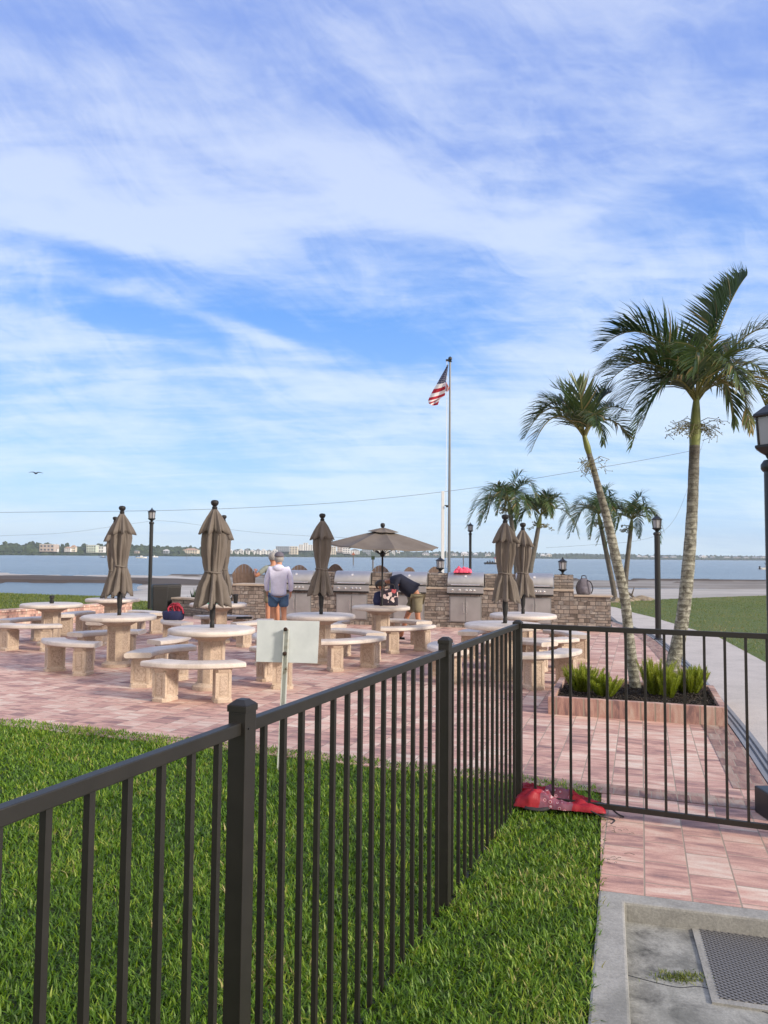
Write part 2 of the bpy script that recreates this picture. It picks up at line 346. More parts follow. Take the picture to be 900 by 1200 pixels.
# ------------------------------------------------------------------ mesh helpers
class MB:
    def __init__(s): s.v = []; s.f = []
    def add(s, vs, fs):
        o = len(s.v); s.v += [tuple(v) for v in vs]; s.f += [tuple(i+o for i in f) for f in fs]; return s
    def box(s, c, size, rot=None, taper=1.0):
        x, y, z = (k/2 for k in size); vs = []
        for sz in (-1, 1):
            k = taper if sz > 0 else 1
            for sx, sy in ((-1,-1), (1,-1), (1,1), (-1,1)): vs.append(Vector((sx*x*k, sy*y*k, sz*z)))
        if rot is not None: vs = [rot @ v for v in vs]
        vs = [v+Vector(c) for v in vs]
        return s.add(vs, [(0,3,2,1), (4,5,6,7), (0,1,5,4), (1,2,6,5), (2,3,7,6), (3,0,4,7)])
    def beam(s, a, b, w, h):
        a = Vector(a); b = Vector(b); d = (b-a).normalized(); up = Vector((0,0,1))
        if abs(d.z) > .95: up = Vector((0,1,0))
        sd = d.cross(up).normalized(); u = sd.cross(d).normalized()
        vs = [p+sd*(i*w/2)+u*(j*h/2) for p in (a, b) for i, j in ((-1,-1), (1,-1), (1,1), (-1,1))]
        return s.add(vs, [(0,1,2,3), (7,6,5,4), (0,4,5,1), (1,5,6,2), (2,6,7,3), (3,7,4,0)])
    def tube(s, pts, r, n=8, cap=True):
        pts = [Vector(p) for p in pts]; k = len(pts)
        rs = r if isinstance(r, (list, tuple)) else [r]*k
        vs = []; prev = None
        for i, p in enumerate(pts):
            d = (pts[min(i+1, k-1)]-pts[max(i-1, 0)]).normalized()
            if prev is None:
                sd = d.cross(Vector((0,0,1)) if abs(d.z) < .9 else Vector((1,0,0))).normalized()
            else: sd = (prev-d*prev.dot(d)).normalized()
            prev = sd; u = d.cross(sd)
            for j in range(n):
                a = 2*PI*j/n; vs.append(p+(sd*math.cos(a)+u*math.sin(a))*rs[i])
        fs = [(i*n+j, i*n+(j+1)%n, (i+1)*n+(j+1)%n, (i+1)*n+j) for i in range(k-1) for j in range(n)]
        if cap: fs += [tuple(range(n-1, -1, -1)), tuple((k-1)*n+j for j in range(n))]
        return s.add(vs, fs)
    def lathe(s, prof, n=24, c=(0,0,0), rf=None, cap=True):
        vs = []; c = Vector(c)
        for (r, z) in prof:
            for j in range(n):
                a = 2*PI*j/n; k = rf(a, z) if rf else 1
                vs.append(c+Vector((r*k*math.cos(a), r*k*math.sin(a), z)))
        k = len(prof)
        fs = [(i*n+j, i*n+(j+1)%n, (i+1)*n+(j+1)%n, (i+1)*n+j) for i in range(k-1) for j in range(n)]
        if cap: fs += [tuple(range(n-1, -1, -1)), tuple((k-1)*n+j for j in range(n))]
        return s.add(vs, fs)
    def prism(s, poly, z0, z1):
        n = len(poly); vs = [(p[0], p[1], z0) for p in poly]+[(p[0], p[1], z1) for p in poly]
        return s.add(vs, [tuple(range(n-1, -1, -1)), tuple(range(n, 2*n))]+[(i, (i+1)%n, n+(i+1)%n, n+i) for i in range(n)])
    def build(s, name, m, parent=None, smooth=False, bevel=0.0, loc=None):
        me = bpy.data.meshes.new(name); me.from_pydata(s.v, [], s.f); me.update()
        bm = bmesh.new(); bm.from_mesh(me); bmesh.ops.recalc_face_normals(bm, faces=bm.faces)
        if bevel: bmesh.ops.bevel(bm, geom=[e for e in bm.edges if len(e.link_faces) == 2 and e.calc_face_angle(0) > .5], offset=bevel, segments=2, affect='EDGES', profile=.6)
        bm.to_mesh(me); bm.free()
        if smooth:
            for p in me.polygons: p.use_smooth = True
            if smooth != 'all':
                try: me.set_sharp_from_angle(angle=math.radians(smooth if isinstance(smooth, (int, float)) and smooth > 1 else 40))
                except Exception: pass
        return link(name, me, m, parent, loc)
def link(name, me, m, parent=None, loc=None):
    o = bpy.data.objects.new(name, me); COL.objects.link(o)
    for mm in (m if isinstance(m, (list, tuple)) else [m]):
        me.materials.append(M[mm] if isinstance(mm, str) else mm)
    if parent: o.parent = parent
    if loc is not None: o.location = loc
    return o
def tag(o, label=None, cat=None, group=None, kind=None):
    if label: o['label'] = label
    if cat: o['category'] = cat
    if group: o['group'] = group
    if kind: o['kind'] = kind
    return o
def empty(name, loc, rz=0, label=None, cat=None, group=None):
    o = bpy.data.objects.new(name, None); COL.objects.link(o); o.location = loc; o.rotation_euler = (0, 0, rz); o.empty_display_size = .1
    return tag(o, label, cat, group)
def copy_tree(o, loc=None, rz=None, label=None, group=None, scale=None, parent=None):
    c = o.copy(); COL.objects.link(c)
    if parent: c.parent = parent
    if loc is not None: c.location = loc
    if rz is not None: c.rotation_euler = (0, 0, rz)
    if scale is not None: c.scale = scale
    if label: c['label'] = label
    if group: c['group'] = group
    for ch in list(o.children): copy_tree(ch, parent=c)
    return c
def bez(p0, p1, p2, n):
    return [Vector(p0)*(1-t)**2+Vector(p1)*2*t*(1-t)+Vector(p2)*t*t for t in [i/(n-1) for i in range(n)]]
def catmull(pts, n):
    pts = [Vector(p) for p in pts]; q = [2*pts[0]-pts[1]]+pts+[2*pts[-1]-pts[-2]]; out = []
    for i in range(len(pts)-1):
        a, b, c, d = q[i:i+4]
        for k in range(n):
            t = k/n; out.append(.5*((2*b)+(-a+c)*t+(2*a-5*b+4*c-d)*t*t+(-a+3*b-3*c+d)*t**3))
    return out+[pts[-1]]
def inpoly(x, y, poly):
    ins = np.zeros(len(x), bool); n = len(poly)
    for i in range(n):
        x1, y1 = poly[i][0], poly[i][1]; x2, y2 = poly[(i+1)%n][0], poly[(i+1)%n][1]
        if y1 == y2: continue
        c = ((y1 > y) != (y2 > y)) & (x < (x2-x1)*(y-y1)/(y2-y1)+x1); ins ^= c
    return ins
def sheet(name, poly, z, m, thick=0.0, **k):
    mb = MB()
    if thick: mb.prism(poly, z-thick, z)
    else: mb.add([(p[0], p[1], z) for p in poly], [tuple(range(len(poly)))])
    return tag(mb.build(name, m), kind='structure')
def blades_mesh(name, pos, length, width, lean, m, parent=None, az=None, segs=2, z0=0.0, curve=1.0, tint=None):
    """pos Nx2 or Nx3; all numpy"""
    n = len(pos); az = rng.uniform(0, 2*PI, n) if az is None else az
    p = np.zeros((n, 3)); p[:, :pos.shape[1]] = pos
    if pos.shape[1] == 2: p[:, 2] = z0
    d = np.stack([np.cos(az), np.sin(az)], 1); tw = az+PI/2+rng.uniform(-.7, .7, n); sd = np.stack([np.cos(tw), np.sin(tw)], 1)
    V = []
    for k in range(segs):
        t = k/segs; w = width*(1-.55*t)*.5
        horiz = length*lean*(t**1.4)*curve; up = length*np.sqrt(np.maximum(0.05, 1-lean**2))*t
        c = p.copy(); c[:, :2] += d*horiz[:, None]; c[:, 2] += up
        for s_ in (-1, 1):
            q = c.copy(); q[:, :2] += s_*sd*w[:, None]; V.append(q)
    c = p.copy(); c[:, :2] += d*(length*lean*1.25*curve)[:, None]; c[:, 2] += length*np.sqrt(np.maximum(0.05, 1-lean**2))*.9; V.append(c)
    nv = 2*segs+1; V = np.stack(V, 1).reshape(-1, 3)
    base = (np.arange(n)*nv)[:, None]
    quads = np.concatenate([base+np.array([[2*k, 2*k+1, 2*k+3, 2*k+2]]) for k in range(segs-1)], 0) if segs > 1 else np.zeros((0, 4), int)
    tris = base+np.array([[2*segs-2, 2*segs-1, 2*segs]])
    me = bpy.data.meshes.new(name)
    me.vertices.add(len(V)); me.vertices.foreach_set('co', V.ravel())
    nq, nt = len(quads), len(tris); me.loops.add(nq*4+nt*3); me.loops.foreach_set('vertex_index', np.concatenate([quads.ravel(), tris.ravel()]).astype(np.int32))
    me.polygons.add(nq+nt); me.polygons.foreach_set('loop_start', np.concatenate([np.arange(nq)*4, nq*4+np.arange(nt)*3]).astype(np.int32))
    me.update(calc_edges=True); me.validate()
    tn = rng.beta(2.2, 2.6, n) if tint is None else tint
    at = me.attributes.new('tint', 'FLOAT', 'POINT'); at.data.foreach_set('value', np.repeat(tn, nv).astype(np.float32))
    return link(name, me, m, parent)

# ------------------------------------------------------------------ world
w = bpy.data.worlds.new('World'); sc.world = w; w.use_nodes = True
SUN_EL = math.radians(24); SUN_AZ = math.radians(118)    # azimuth clockwise from +Y (camera forward)
class WN(NT):
    def __init__(s): s.t = w.node_tree; s.m = w
W = WN(); bg = w.node_tree.nodes['Background']
sky = W.n('ShaderNodeTexSky', sky_type='NISHITA'); sky.sun_disc = False; sky.sun_elevation = SUN_EL; sky.sun_rotation = SUN_AZ
sky.air_density = 1.0; sky.dust_density = .6; sky.ozone_density = 1.6
tc = W.n('ShaderNodeTexCoord'); sp = W.n('ShaderNodeSeparateXYZ'); W.l(tc.outputs['Generated'], sp.inputs[0])
zz = W.math('ADD', W.math('MAXIMUM', sp.outputs[2], 0.0), .13)
cb = W.n('ShaderNodeCombineXYZ'); W.l(W.math('DIVIDE', sp.outputs[0], zz), cb.inputs[0]); W.l(W.math('DIVIDE', sp.outputs[1], zz), cb.inputs[1])
def wmap(scale, rot, loc=(0,0,0)):
    a = W.n('ShaderNodeMapping'); a.inputs['Scale'].default_value = scale; a.inputs['Rotation'].default_value = (0, 0, rot); a.inputs['Location'].default_value = loc
    W.l(cb.outputs[0], a.inputs[0]); return a.outputs[0]
n1 = W.noise(wmap((.55, 1.05, 1), math.radians(28), (3.1, 1.7, 0)), 1.0, 9, .56, .7)
n2 = W.noise(wmap((1.1, 3.4, 1), math.radians(18), (7.3, .2, 0)), 1.0, 9, .62, .9)
n3 = W.noise(wmap((.8, .9, 1), math.radians(-20), (1.0, 5.2, 0)), .45, 3, .5, .2)
n4 = W.noise(wmap((3.2, 6.5, 1), math.radians(35), (2.2, 9.1, 0)), 1.0, 10, .66, 1.4)
n5 = W.noise(wmap((1.6, 9.0, 1), math.radians(-32), (4.2, 3.3, 0)), 1.0, 8, .6, .8)
cl = W.math('ADD', W.math('ADD', W.math('MULTIPLY', n1, .62), W.math('MULTIPLY', n2, .36)), W.math('MULTIPLY', n3, .25))
cl = W.math('ADD', cl, W.math('ADD', W.math('MULTIPLY', n4, .20), W.math('MULTIPLY', n5, .16)))
cl = W.math('ADD', cl, -.06)
aec = W.n('ShaderNodeCombineXYZ'); W.l(W.math('ARCTAN2', sp.outputs[0], sp.outputs[1]), aec.inputs[0]); W.l(W.math('ARCSINE', sp.outputs[2]), aec.inputs[1])
wn_ = W.n('ShaderNodeTexNoise'); wn_.inputs['Scale'].default_value = 2.6; wn_.inputs['Detail'].default_value = 4; W.l(aec.outputs[0], wn_.inputs['Vector'])
wv = W.n('ShaderNodeVectorMath', operation='MULTIPLY_ADD'); W.l(wn_.outputs['Color'], wv.inputs[0]); wv.inputs[1].default_value = (.22, .16, 0); W.l(aec.outputs[0], wv.inputs[2])
def amap(scale, rot, loc=(0,0,0)):
    a = W.n('ShaderNodeMapping'); a.vector_type = 'TEXTURE'; a.inputs['Scale'].default_value = tuple(1/q for q in scale); a.inputs['Rotation'].default_value = (0, 0, rot); a.inputs['Location'].default_value = loc
    W.l(wv.outputs[0], a.inputs[0]); return a.outputs[0]
n6 = W.noise(amap((2.4, 6.5, 1), math.radians(-24), (1.3, .4, 0)), 1.0, 12, .62, 1.1)
n7 = W.noise(amap((6.0, 20.0, 1), math.radians(-30), (.3, .9, 0)), 1.0, 9, .65, 1.6)
cl = W.math('ADD', cl, W.math('ADD', W.math('MULTIPLY', W.math('SUBTRACT', n6, .5), .46), W.math('MULTIPLY', W.math('SUBTRACT', n7, .5), .20)))
yy = W.math('MAXIMUM', sp.outputs[1], .02); su = W.math('DIVIDE', sp.outputs[0], yy); sv_ = W.math('DIVIDE', sp.outputs[2], yy)
def blob(px, py, wx, wy, amp, rot=0.0):
    global cl
    u0, v0 = (px-450)/900, (652-py)/900
    du = W.math('SUBTRACT', su, u0); dv = W.math('SUBTRACT', sv_, v0); c_, s_ = math.cos(rot), math.sin(rot)
    a = W.math('DIVIDE', W.math('ADD', W.math('MULTIPLY', du, c_), W.math('MULTIPLY', dv, s_)), wx/900)
    b = W.math('DIVIDE', W.math('SUBTRACT', W.math('MULTIPLY', dv, c_), W.math('MULTIPLY', du, s_)), wy/900)
    g = W.math('EXPONENT', W.math('MULTIPLY', W.math('ADD', W.math('MULTIPLY', a, a), W.math('MULTIPLY', b, b)), -1.0))
    cl = W.math('ADD', cl, W.math('MULTIPLY', W.math('MULTIPLY', g, amp), W.math('GREATER_THAN', sp.outputs[1], .05)))
blob(600, 250, 230, 95, .13, -.2); blob(180, 250, 190, 40, .07, -.25); blob(330, 480, 420, 50, .05); blob(820, 330, 160, 120, .08); blob(380, 340, 330, 40, .05, -.3); blob(300, 60, 500, 90, .05, -.2)
blob(70, 335, 120, 34, -.07, -.2); blob(450, 385, 110, 26, -.07, -.25); blob(330, 110, 420, 60, -.03, -.35); blob(30, 190, 50, 22, .2)
blob(110, 330, 95, 12, .15, -.25); blob(290, 388, 80, 10, .20, -.33); blob(370, 380, 40, 9, .12, -.5); blob(415, 205, 65, 20, .12, -.7)
blob(690, 228, 95, 24, .13, .4); blob(150, 262, 150, 17, .12, -.1); blob(480, 240, 140, 22, .10, -.2); blob(95, 292, 130, 12, -.13, -.2); blob(130, 375, 150, 14, -.12, -.2)
blob(430, 400, 110, 18, -.13, -.2); blob(500, 150, 160, 22, -.08, -.5); blob(620, 160, 120, 18, -.07, .2); blob(260, 190, 180, 20, -.07, -.3)
back = W.n('ShaderNodeMapRange'); back.inputs[1].default_value = .15; back.inputs[2].default_value = -.5; back.inputs[4].default_value = .22; W.l(sp.outputs[1], back.inputs[0])  # extra cloud cover behind the camera, out of view, added as fill light
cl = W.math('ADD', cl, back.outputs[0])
hz = W.math('MULTIPLY', W.math('POWER', W.math('SUBTRACT', 1.0, W.math('MAXIMUM', sp.outputs[2], 0.0)), 9.0), .10)
cl = W.math('ADD', cl, hz)
CL_A, CL_B = .575, .92
fac = W.n('ShaderNodeMapRange'); fac.interpolation_type = 'SMOOTHSTEP'; fac.inputs[1].default_value = CL_A; fac.inputs[2].default_value = CL_B; fac.inputs[4].default_value = .84
W.l(cl, fac.inputs[0])
skc = W.mix(1.0, sky.outputs[0], (.93, 1.0, 1.28, 1), 'MULTIPLY')
skb = W.mix(.45, skc, (1.5, 3.2, 8.2, 1))
# upper sky leans to lavender, horizon to pale cyan
el = W.ramp(sp.outputs[2], [(0, (4.8, 6.6, 7.6)), (.10, (3.4, 5.6, 7.8)), (.30, (1.15, 3.1, 7.0)), (.46, (2.1, 3.1, 6.4)), (.75, (2.4, 3.1, 6.1))])
skb = W.mix(.62, skb, el)
ccol = W.ramp(sp.outputs[2], [(0, (5.3, 6.6, 7.4)), (.25, (5.2, 6.1, 7.6)), (.6, (4.3, 4.95, 6.8))])
warm_fill = W.n('ShaderNodeMapRange'); warm_fill.inputs[1].default_value = .1; warm_fill.inputs[2].default_value = -.6; W.l(sp.outputs[1], warm_fill.inputs[0])
ccol = W.mix(warm_fill.outputs[0], ccol, (10.0, 8.6, 7.2, 1))  # unseen rear clouds made brighter and warmer to fill camera-facing surfaces
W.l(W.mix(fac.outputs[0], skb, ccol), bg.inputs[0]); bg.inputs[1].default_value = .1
sun_d = bpy.data.lights.new('sun', 'SUN'); sun = bpy.data.objects.new('sun', sun_d); COL.objects.link(sun)
sun_d.energy = 3.1; sun_d.angle = math.radians(9); sun_d.color = (1, .87, .71)
sd = Vector((math.sin(SUN_AZ)*math.cos(SUN_EL), math.cos(SUN_AZ)*math.cos(SUN_EL), math.sin(SUN_EL)))
sun.rotation_euler = sd.to_track_quat('Z', 'Y').to_euler()
sc.view_settings.view_transform = 'Standard'; sc.view_settings.look = 'None'; sc.view_settings.exposure = 0.55; sc.view_settings.gamma = 1
sc.render.engine = 'CYCLES'; sc.cycles.max_bounces = 6; sc.cycles.transparent_max_bounces = 8; sc.cycles.volume_bounces = 0
sc.cycles.use_denoising = True

# ------------------------------------------------------------------ ground & paving
e1 = Vector((math.cos(PAV), -math.sin(PAV), 0)); e2 = Vector((math.sin(PAV), math.cos(PAV), 0))
ZW = -.7
near = [G(-60, 846), G(0, 851), G(180, 871), G(265, 880), G(400, 896), G(560, 914), G(705, 930)]
gate_l = G(703, 1046); curb_l = G(703, 1046); curb_r = G(900, 1070)
walk_r = curb_l + (curb_r-curb_l).normalized()*3.2
PL = Vector((-13, near[0].y+(-13-near[0].x)*(near[1].y-near[0].y)/(near[1].x-near[0].x), 0))
edge_r = [G(905, 930), G(853, 851), G(800, 783), G(773, 756), G(756, 744), G(735, 735), G(717, 729)]
wallR = G(716, 741); wallL = G(272, 728.5)
far_e = [wallL+(wallL-wallR).normalized()*0.4+e2*.6, P(190, 21.5), P(80, 18.6), P(0, 17.2), P(-110, 15.6)]
corner = G(905, 930) + (walk_r-curb_l)*0.0
patio = [PL]+near+[curb_l, walk_r, walk_r+e2*1.2+e1*.0]+edge_r+[wallR+e2*.8]+far_e+[Vector((-13, 14.0, 0))]
ra = G(905, 930)
wr = walk_r
patio = [PL]+near+[curb_l, wr, Vector((wr.x+.35, wr.y+1.25, 0))]+edge_r+[wallR+e2*.8]+far_e+[Vector((-13, 14.0, 0))]
sheet('patio', patio, .012, 'paver', .1)
# border courses
def strip(name, pts, wd, z, m, kind='structure', thick=.0, side=1):
    pts = [Vector(p) for p in pts]; L = []; Rr = []
    for i, p in enumerate(pts):
        d = (pts[min(i+1, len(pts)-1)]-pts[max(i-1, 0)]); d.z = 0; d.normalize(); n_ = Vector((-d.y, d.x, 0))*side
        L.append(p); Rr.append(p+n_*wd)
    mb = MB(); k = len(pts)
    vs = [(p.x, p.y, z) for p in L]+[(p.x, p.y, z) for p in Rr]
    fs = [(i, i+1, k+i+1, k+i) for i in range(k-1)]
    if thick:
        vs += [(x, y, z-thick) for x, y, _ in vs]; o = 2*k
        fs += [(o+i, o+k+i, o+k+i+1, o+i+1) for i in range(k-1)]+[(i, o+i, o+i+1, i+1) for i in range(k-1)]+[(k+i, k+i+1, o+k+i+1, o+k+i) for i in range(k-1)]
        fs += [(0, k, o+k, o), (k-1, o+k-1, o+2*k-1, 2*k-1)]
    mb.add(vs, fs); return tag(mb.build(name, m), kind=kind)
strip('patio_border', [G(700, 931), G(600, 919), ][::-1]+[G(905, 954)], .24, .016, 'paver_border', side=1)
strip('patio_border', [p for p in catmull(edge_r, 4)], .26, .016, 'paver_border', side=1)
# drain channel beside the patio
chan = catmull([G(960, 985)]+edge_r, 5)
strip('drain_channel', [p+Vector((.012, 0, 0)) for p in chan], .15, .02, 'channel', side=-1, thick=.05)
ch2 = [p+Vector((.012, 0, 0)) for p in chan]
def offs(pts, d):
    out = []
    for i, p in enumerate(pts):
        t = (pts[min(i+1, len(pts)-1)]-pts[max(i-1, 0)]).normalized(); out.append(p+Vector((t.y, -t.x, 0))*d)
    return out
strip('drain_slot', offs(ch2, .045), .016, .024, 'slot', side=-1)
strip('drain_slot', offs(ch2, .092), .016, .024, 'slot', side=-1)
# concrete path
pr = [G(960, 812), G(900, 779), G(838, 745.5), G(807, 737), G(765, 724), G(744, 719), G(722, 712.5), G(700, 709)]
pl = offs(ch2, .152)
path_poly = [Vector((6.5, 3.3, 0)), Vector((3.2, 3.3, 0))]+list(pl)+[G(712, 719), G(690, 715)]+pr[::-1]+[Vector((8.5, 9, 0))]
sheet('path', path_poly, .018, 'path', .1)
# path joints as shallow saw cuts
mbj = MB()
for t in range(9):
    a = pl[min(len(pl)-1, 4+t*3)]; 
# lawns
lawnL = [Vector((-13, -3, 0)), Vector((.02, -3, 0)), G(690, 1200)-e2*2.6, G(690, 1200), G(700, 1060), curb_l+Vector((-.01, 0, 0)), G(704, 960), G(700, 925), G(560, 905), G(265, 872), G(0, 843), PL+Vector((0, .15, 0))]
sheet('lawn', lawnL, 0.0, 'soil', .15)
lawnR = [p+Vector((.0, 0, 0)) for p in pr]+[G(690, 706), G(745, 704.5), G(790, 702), G(840, 700.0), G(900, 698), P(1000, 37), Vector((60, 36, 0)), Vector((60, 5, 0)), Vector((9, 5, 0))]
lawnR = [Vector((9, 5, 0)), Vector((8.6, 9, 0))]+pr+[G(700, 705), G(745, 704), G(790, 702), G(840, 700.0), G(900, 698), P(1000, 37), Vector((60, 36, 0)), Vector((60, 5, 0))]
sheet('lawn', lawnR, .01, 'lawn_far', .12)
lawnF = [P(-400, 33), P(0, 33), P(120, 31), P(190, 27), P(215, 23.5)]+[far_e[1]+Vector((.2, .35, 0)), far_e[2]+Vector((0, .3, 0)), far_e[3]+Vector((0, .3, 0)), far_e[4]+Vector((0, .3, 0)), Vector((-13, 14.3, 0)), Vector((-13.5, 5, 0)), Vector((-40, 5, 0))]
sheet('lawn', lawnF, -.02, 'lawn_far', .2)

# terrain: near ground then shore relief down to the water
def vnoise(x, y, s, seed=0):
    return np.array([mnoise.fractal(Vector((a*s+seed, b*s, seed*.7)), .8, 2.1, 5) for a, b in zip(x.ravel(), y.ravel())]).reshape(x.shape)
cols = np.concatenate([np.linspace(-900, -120, 14), np.linspace(-100, 1000, 150), np.linspace(1060, 1900, 14)])
deps = np.concatenate([np.linspace(-6, 22, 8), np.linspace(23, 150, 120), np.linspace(155, 260, 16)])
XX = np.zeros((len(deps), len(cols))); YY = np.zeros_like(XX)
for i, Y in enumerate(deps):
    for j, c in enumerate(cols):
        XX[i, j] = (c-450)/F*max(Y, 22) if Y > 0 else (c-450)/F*22; YY[i, j] = Y
CC = np.tile(cols, (len(deps), 1))
nz = vnoise(XX*.35, YY, .09, 3.3); nz2 = vnoise(XX*.3, YY, .35, 8.1)
yp = 652 + 900*2.4/np.maximum(YY, 1) - 648 + 648   # row on the water plane if the horizon were at 652
dy = 900*2.4/np.maximum(YY, 1)+nz*3.2                # rows below the horizon
hgt = np.full_like(XX, ZW-.45); tint = np.full_like(XX, .6)
def sm(a, b, x): t = np.clip((x-a)/(b-a), 0, 1); return t*t*(3-2*t)
left = 1-sm(205, 300, CC+nz*30)
# seaward sand flat (light), all across; closes at dy ~ 20 on the left, 26 on the right
lim = 23.5*left+(26)*(1-left)
flat = sm(lim-.8, lim+1.2, dy)
pond = left*sm(34.5+0*dy, 36.5, dy-(CC-80)*.045*0)*(1-sm(120, 185, CC+nz*25-(44-dy)*3))
mud = left*sm(28.2, 29.2, dy-(CC/200)*0-(CC-0)*.010)*(1-sm(36.0, 37.0, dy-(CC)*.012))
hgt = np.where(flat > 0, ZW-.2+.28*flat-.11*left*(nz2 > .02)*(dy < 29), hgt)
hgt += .14*mud
hgt = np.where(pond > .3, ZW-.3*pond, hgt)
tint = .62+.2*nz2+.25*left*(1-mud); tint = np.where(mud > .4, .05+.1*nz2, tint)
right = 1-left
band = right*(1-np.abs(np.clip((dy-35.3)/1.0, -1, 1)))            # thin run-off channel on the right
hgt = np.where(band > .25, ZW-.05, hgt)
tint = np.where((right > .5) & (dy > 37), .78+.15*nz2, np.where((right > .5) & (dy <= 35), .5+.15*nz2, tint))
spk = right*(np.abs(dy-26.8) < 1.4)*(nz2 > .12); hgt = np.where(spk, ZW+.22, hgt); tint = np.where(spk, .05, tint)
# rise to the lawns
shore_y = np.interp(CC, [-400, 0, 120, 190, 230, 300, 690, 745, 900, 1900], [33.5, 33.5, 32, 27, 24, 24, 30, 31, 37, 38])
rise = 1-sm(0, 5.0, YY-shore_y)
hgt = hgt*(1-rise)+(-.22)*rise
near_m = YY < 22.5
hgt = np.where(YY < shore_y-.5, -.22, hgt); hgt = np.where(near_m, -.3, hgt)
tint = np.where(YY < shore_y+5, .75+.2*nz2, tint)
hgt = np.where(YY > 200, ZW-1.5, hgt)
nr, nc = XX.shape
me = bpy.data.meshes.new('shore_ground')
me.from_pydata(np.stack([XX, YY, hgt], -1).reshape(-1, 3).tolist(), [], [(i*nc+j, i*nc+j+1, (i+1)*nc+j+1, (i+1)*nc+j) for i in range(nr-1) for j in range(nc-1)])
for p in me.polygons: p.use_smooth = True
at = me.attributes.new('tint', 'FLOAT', 'POINT'); at.data.foreach_set('value', np.clip(tint, 0, 1).ravel().astype(np.float32))
tag(link('shore_ground', me, 'shore'), kind='structure')
mb = MB(); mb.add([(-9000, 26, ZW), (9000, 26, ZW), (9000, 9000, ZW), (-9000, 9000, ZW)], [(0, 1, 2, 3)]); tag(mb.build('water', 'water'), kind='structure')
mb = MB(); mb.add([(-400, -300, -.35), (400, -300, -.35), (400, 24, -.35), (-400, 24, -.35)], [(0, 1, 2, 3)]); tag(mb.build('ground', 'lawn_far'), kind='structure')

# kerb and drain pit in front of the gate
k1 = (curb_r-curb_l).normalized(); k2 = Vector((-k1.y, k1.x, 0))
cw = .115
o = curb_l
def kp(a, b): return o+k1*a-k2*b      # a along the kerb, b toward the camera
mb = MB()
mb.prism([kp(-.005, .004), kp(3.4, .004), kp(3.4, cw), kp(cw, cw), kp(cw-.02, 2.9), kp(-.10, 2.9)], -.3, .016)
tag(mb.build('kerb', 'kerb', bevel=.012), kind='structure')
mb = MB(); mb.add([kp(cw-.05, cw-.02)+Vector((0,0,-.075)), kp(3.4, cw-.02)+Vector((0,0,-.085)), kp(3.4, 3)+Vector((0,0,-.085)), kp(cw-.05, 3)+Vector((0,0,-.085))], [(0, 1, 2, 3)])
tag(mb.build('pit_floor', 'pit'), kind='structure')
g0 = G(820, 1087, -.06); g1 = G(980, 1107, -.06); g2 = G(988, 1192, -.06); g3 = G(832, 1166, -.06)
gx = (g1-g0).normalized(); gy = (g3-g0); gy = (gy-gx*gy.dot(gx)).normalized(); gw = .62; gh = (g3-g0).dot(gy)
def gp(a, b, z): p = g0+gx*a+gy*b; return Vector((p.x, p.y, z))
mb = MB(); fr = .035
for a0, a1, b0, b1 in ((-fr, gw+fr, -fr, 0), (-fr, gw+fr, gh, gh+fr), (-fr, 0, 0, gh), (gw, gw+fr, 0, gh)):
    mb.prism([gp(a0, b0, 0), gp(a1, b0, 0), gp(a1, b1, 0), gp(a0, b1, 0)], -.2, -.068)
gt = empty('drain_grate', gp(0, 0, -.08), 0, 'dark diamond-mesh steel drain grate set in the concrete pit', 'drain grate')
off = -Vector(gt.location)
def shift(mb, d): mb.v = [tuple(Vector(v)+d) for v in mb.v]; return mb
shift(mb, off).build('frame', 'kerb', gt)
mb = MB(); st = .031
def clipseg(p, q):
    # clip the segment to the grate's rectangle
    t0, t1 = 0, 1; dx, dy_ = q[0]-p[0], q[1]-p[1]
    for pp, qq in ((-dx, p[0]), (dx, gw-p[0]), (-dy_, p[1]), (dy_, gh-p[1])):
        if abs(pp) < 1e-9:
            if qq < 0: return None
        else:
            r = qq/pp
            if pp < 0: t0 = max(t0, r)
            else: t1 = min(t1, r)
    return None if t0 >= t1 else ((p[0]+dx*t0, p[1]+dy_*t0), (p[0]+dx*t1, p[1]+dy_*t1))
for i in range(-40, 80):
    for sgn in (1, -1):
        a0 = i*st
        sg = clipseg((a0, -.0), (a0+sgn*gh*1.35, gh))
        if sg: mb.beam(gp(*sg[0], -.068+sgn*.001), gp(*sg[1], -.068+sgn*.001), .0075, .005)
shift(mb, off).build('mesh_screen', 'grate', gt)
mb = MB(); mb.prism([gp(0, 0, 0), gp(gw, 0, 0), gp(gw, gh, 0), gp(0, gh, 0)], -.19, -.082); shift(mb, off).build('sump', 'plastic_black', gt)

# ------------------------------------------------------------------ grass
def sample_poly(poly, n, bx):
    x = rng.uniform(bx[0], bx[1], n); y = rng.uniform(bx[2], bx[3], n); k = inpoly(x, y, poly); return x[k], y[k]
P3 = G(607, 945)+Vector((0, 0, 0)); fd = Vector((.3795, .9252, 0)); fe = Vector((.9252, -.3795, 0))
xs, ys = sample_poly(lawnL, 620000, (-5.2, 2.0, .6, 7.9))
dist = np.hypot(xs, ys)
keep = (rng.random(len(xs)) < np.clip(2.6/dist, .4, .85)) & (np.abs(xs) < .62*ys+1.0)
xs, ys, dist = xs[keep], ys[keep], dist[keep]
nn = len(xs)
pt = vnoise(xs, ys, 1.6, 2.0); pt2 = vnoise(xs, ys, 6, 5.0)
xs = xs+rng.normal(0, .02, nn); ys = ys+rng.normal(0, .02, nn)
L = rng.uniform(.026, .056, nn)*(1+.35*pt2); Wd = rng.uniform(.0048, .0095, nn)*np.clip(.8+dist*.10, 1, 1.6)
tn = np.clip(rng.beta(1.5, 2.0, nn)+.24*pt+.22*pt2+.10*((xs > .35) & (xs*.925-ys*.38 > P3.x*.925-P3.y*.38)), 0, 1)
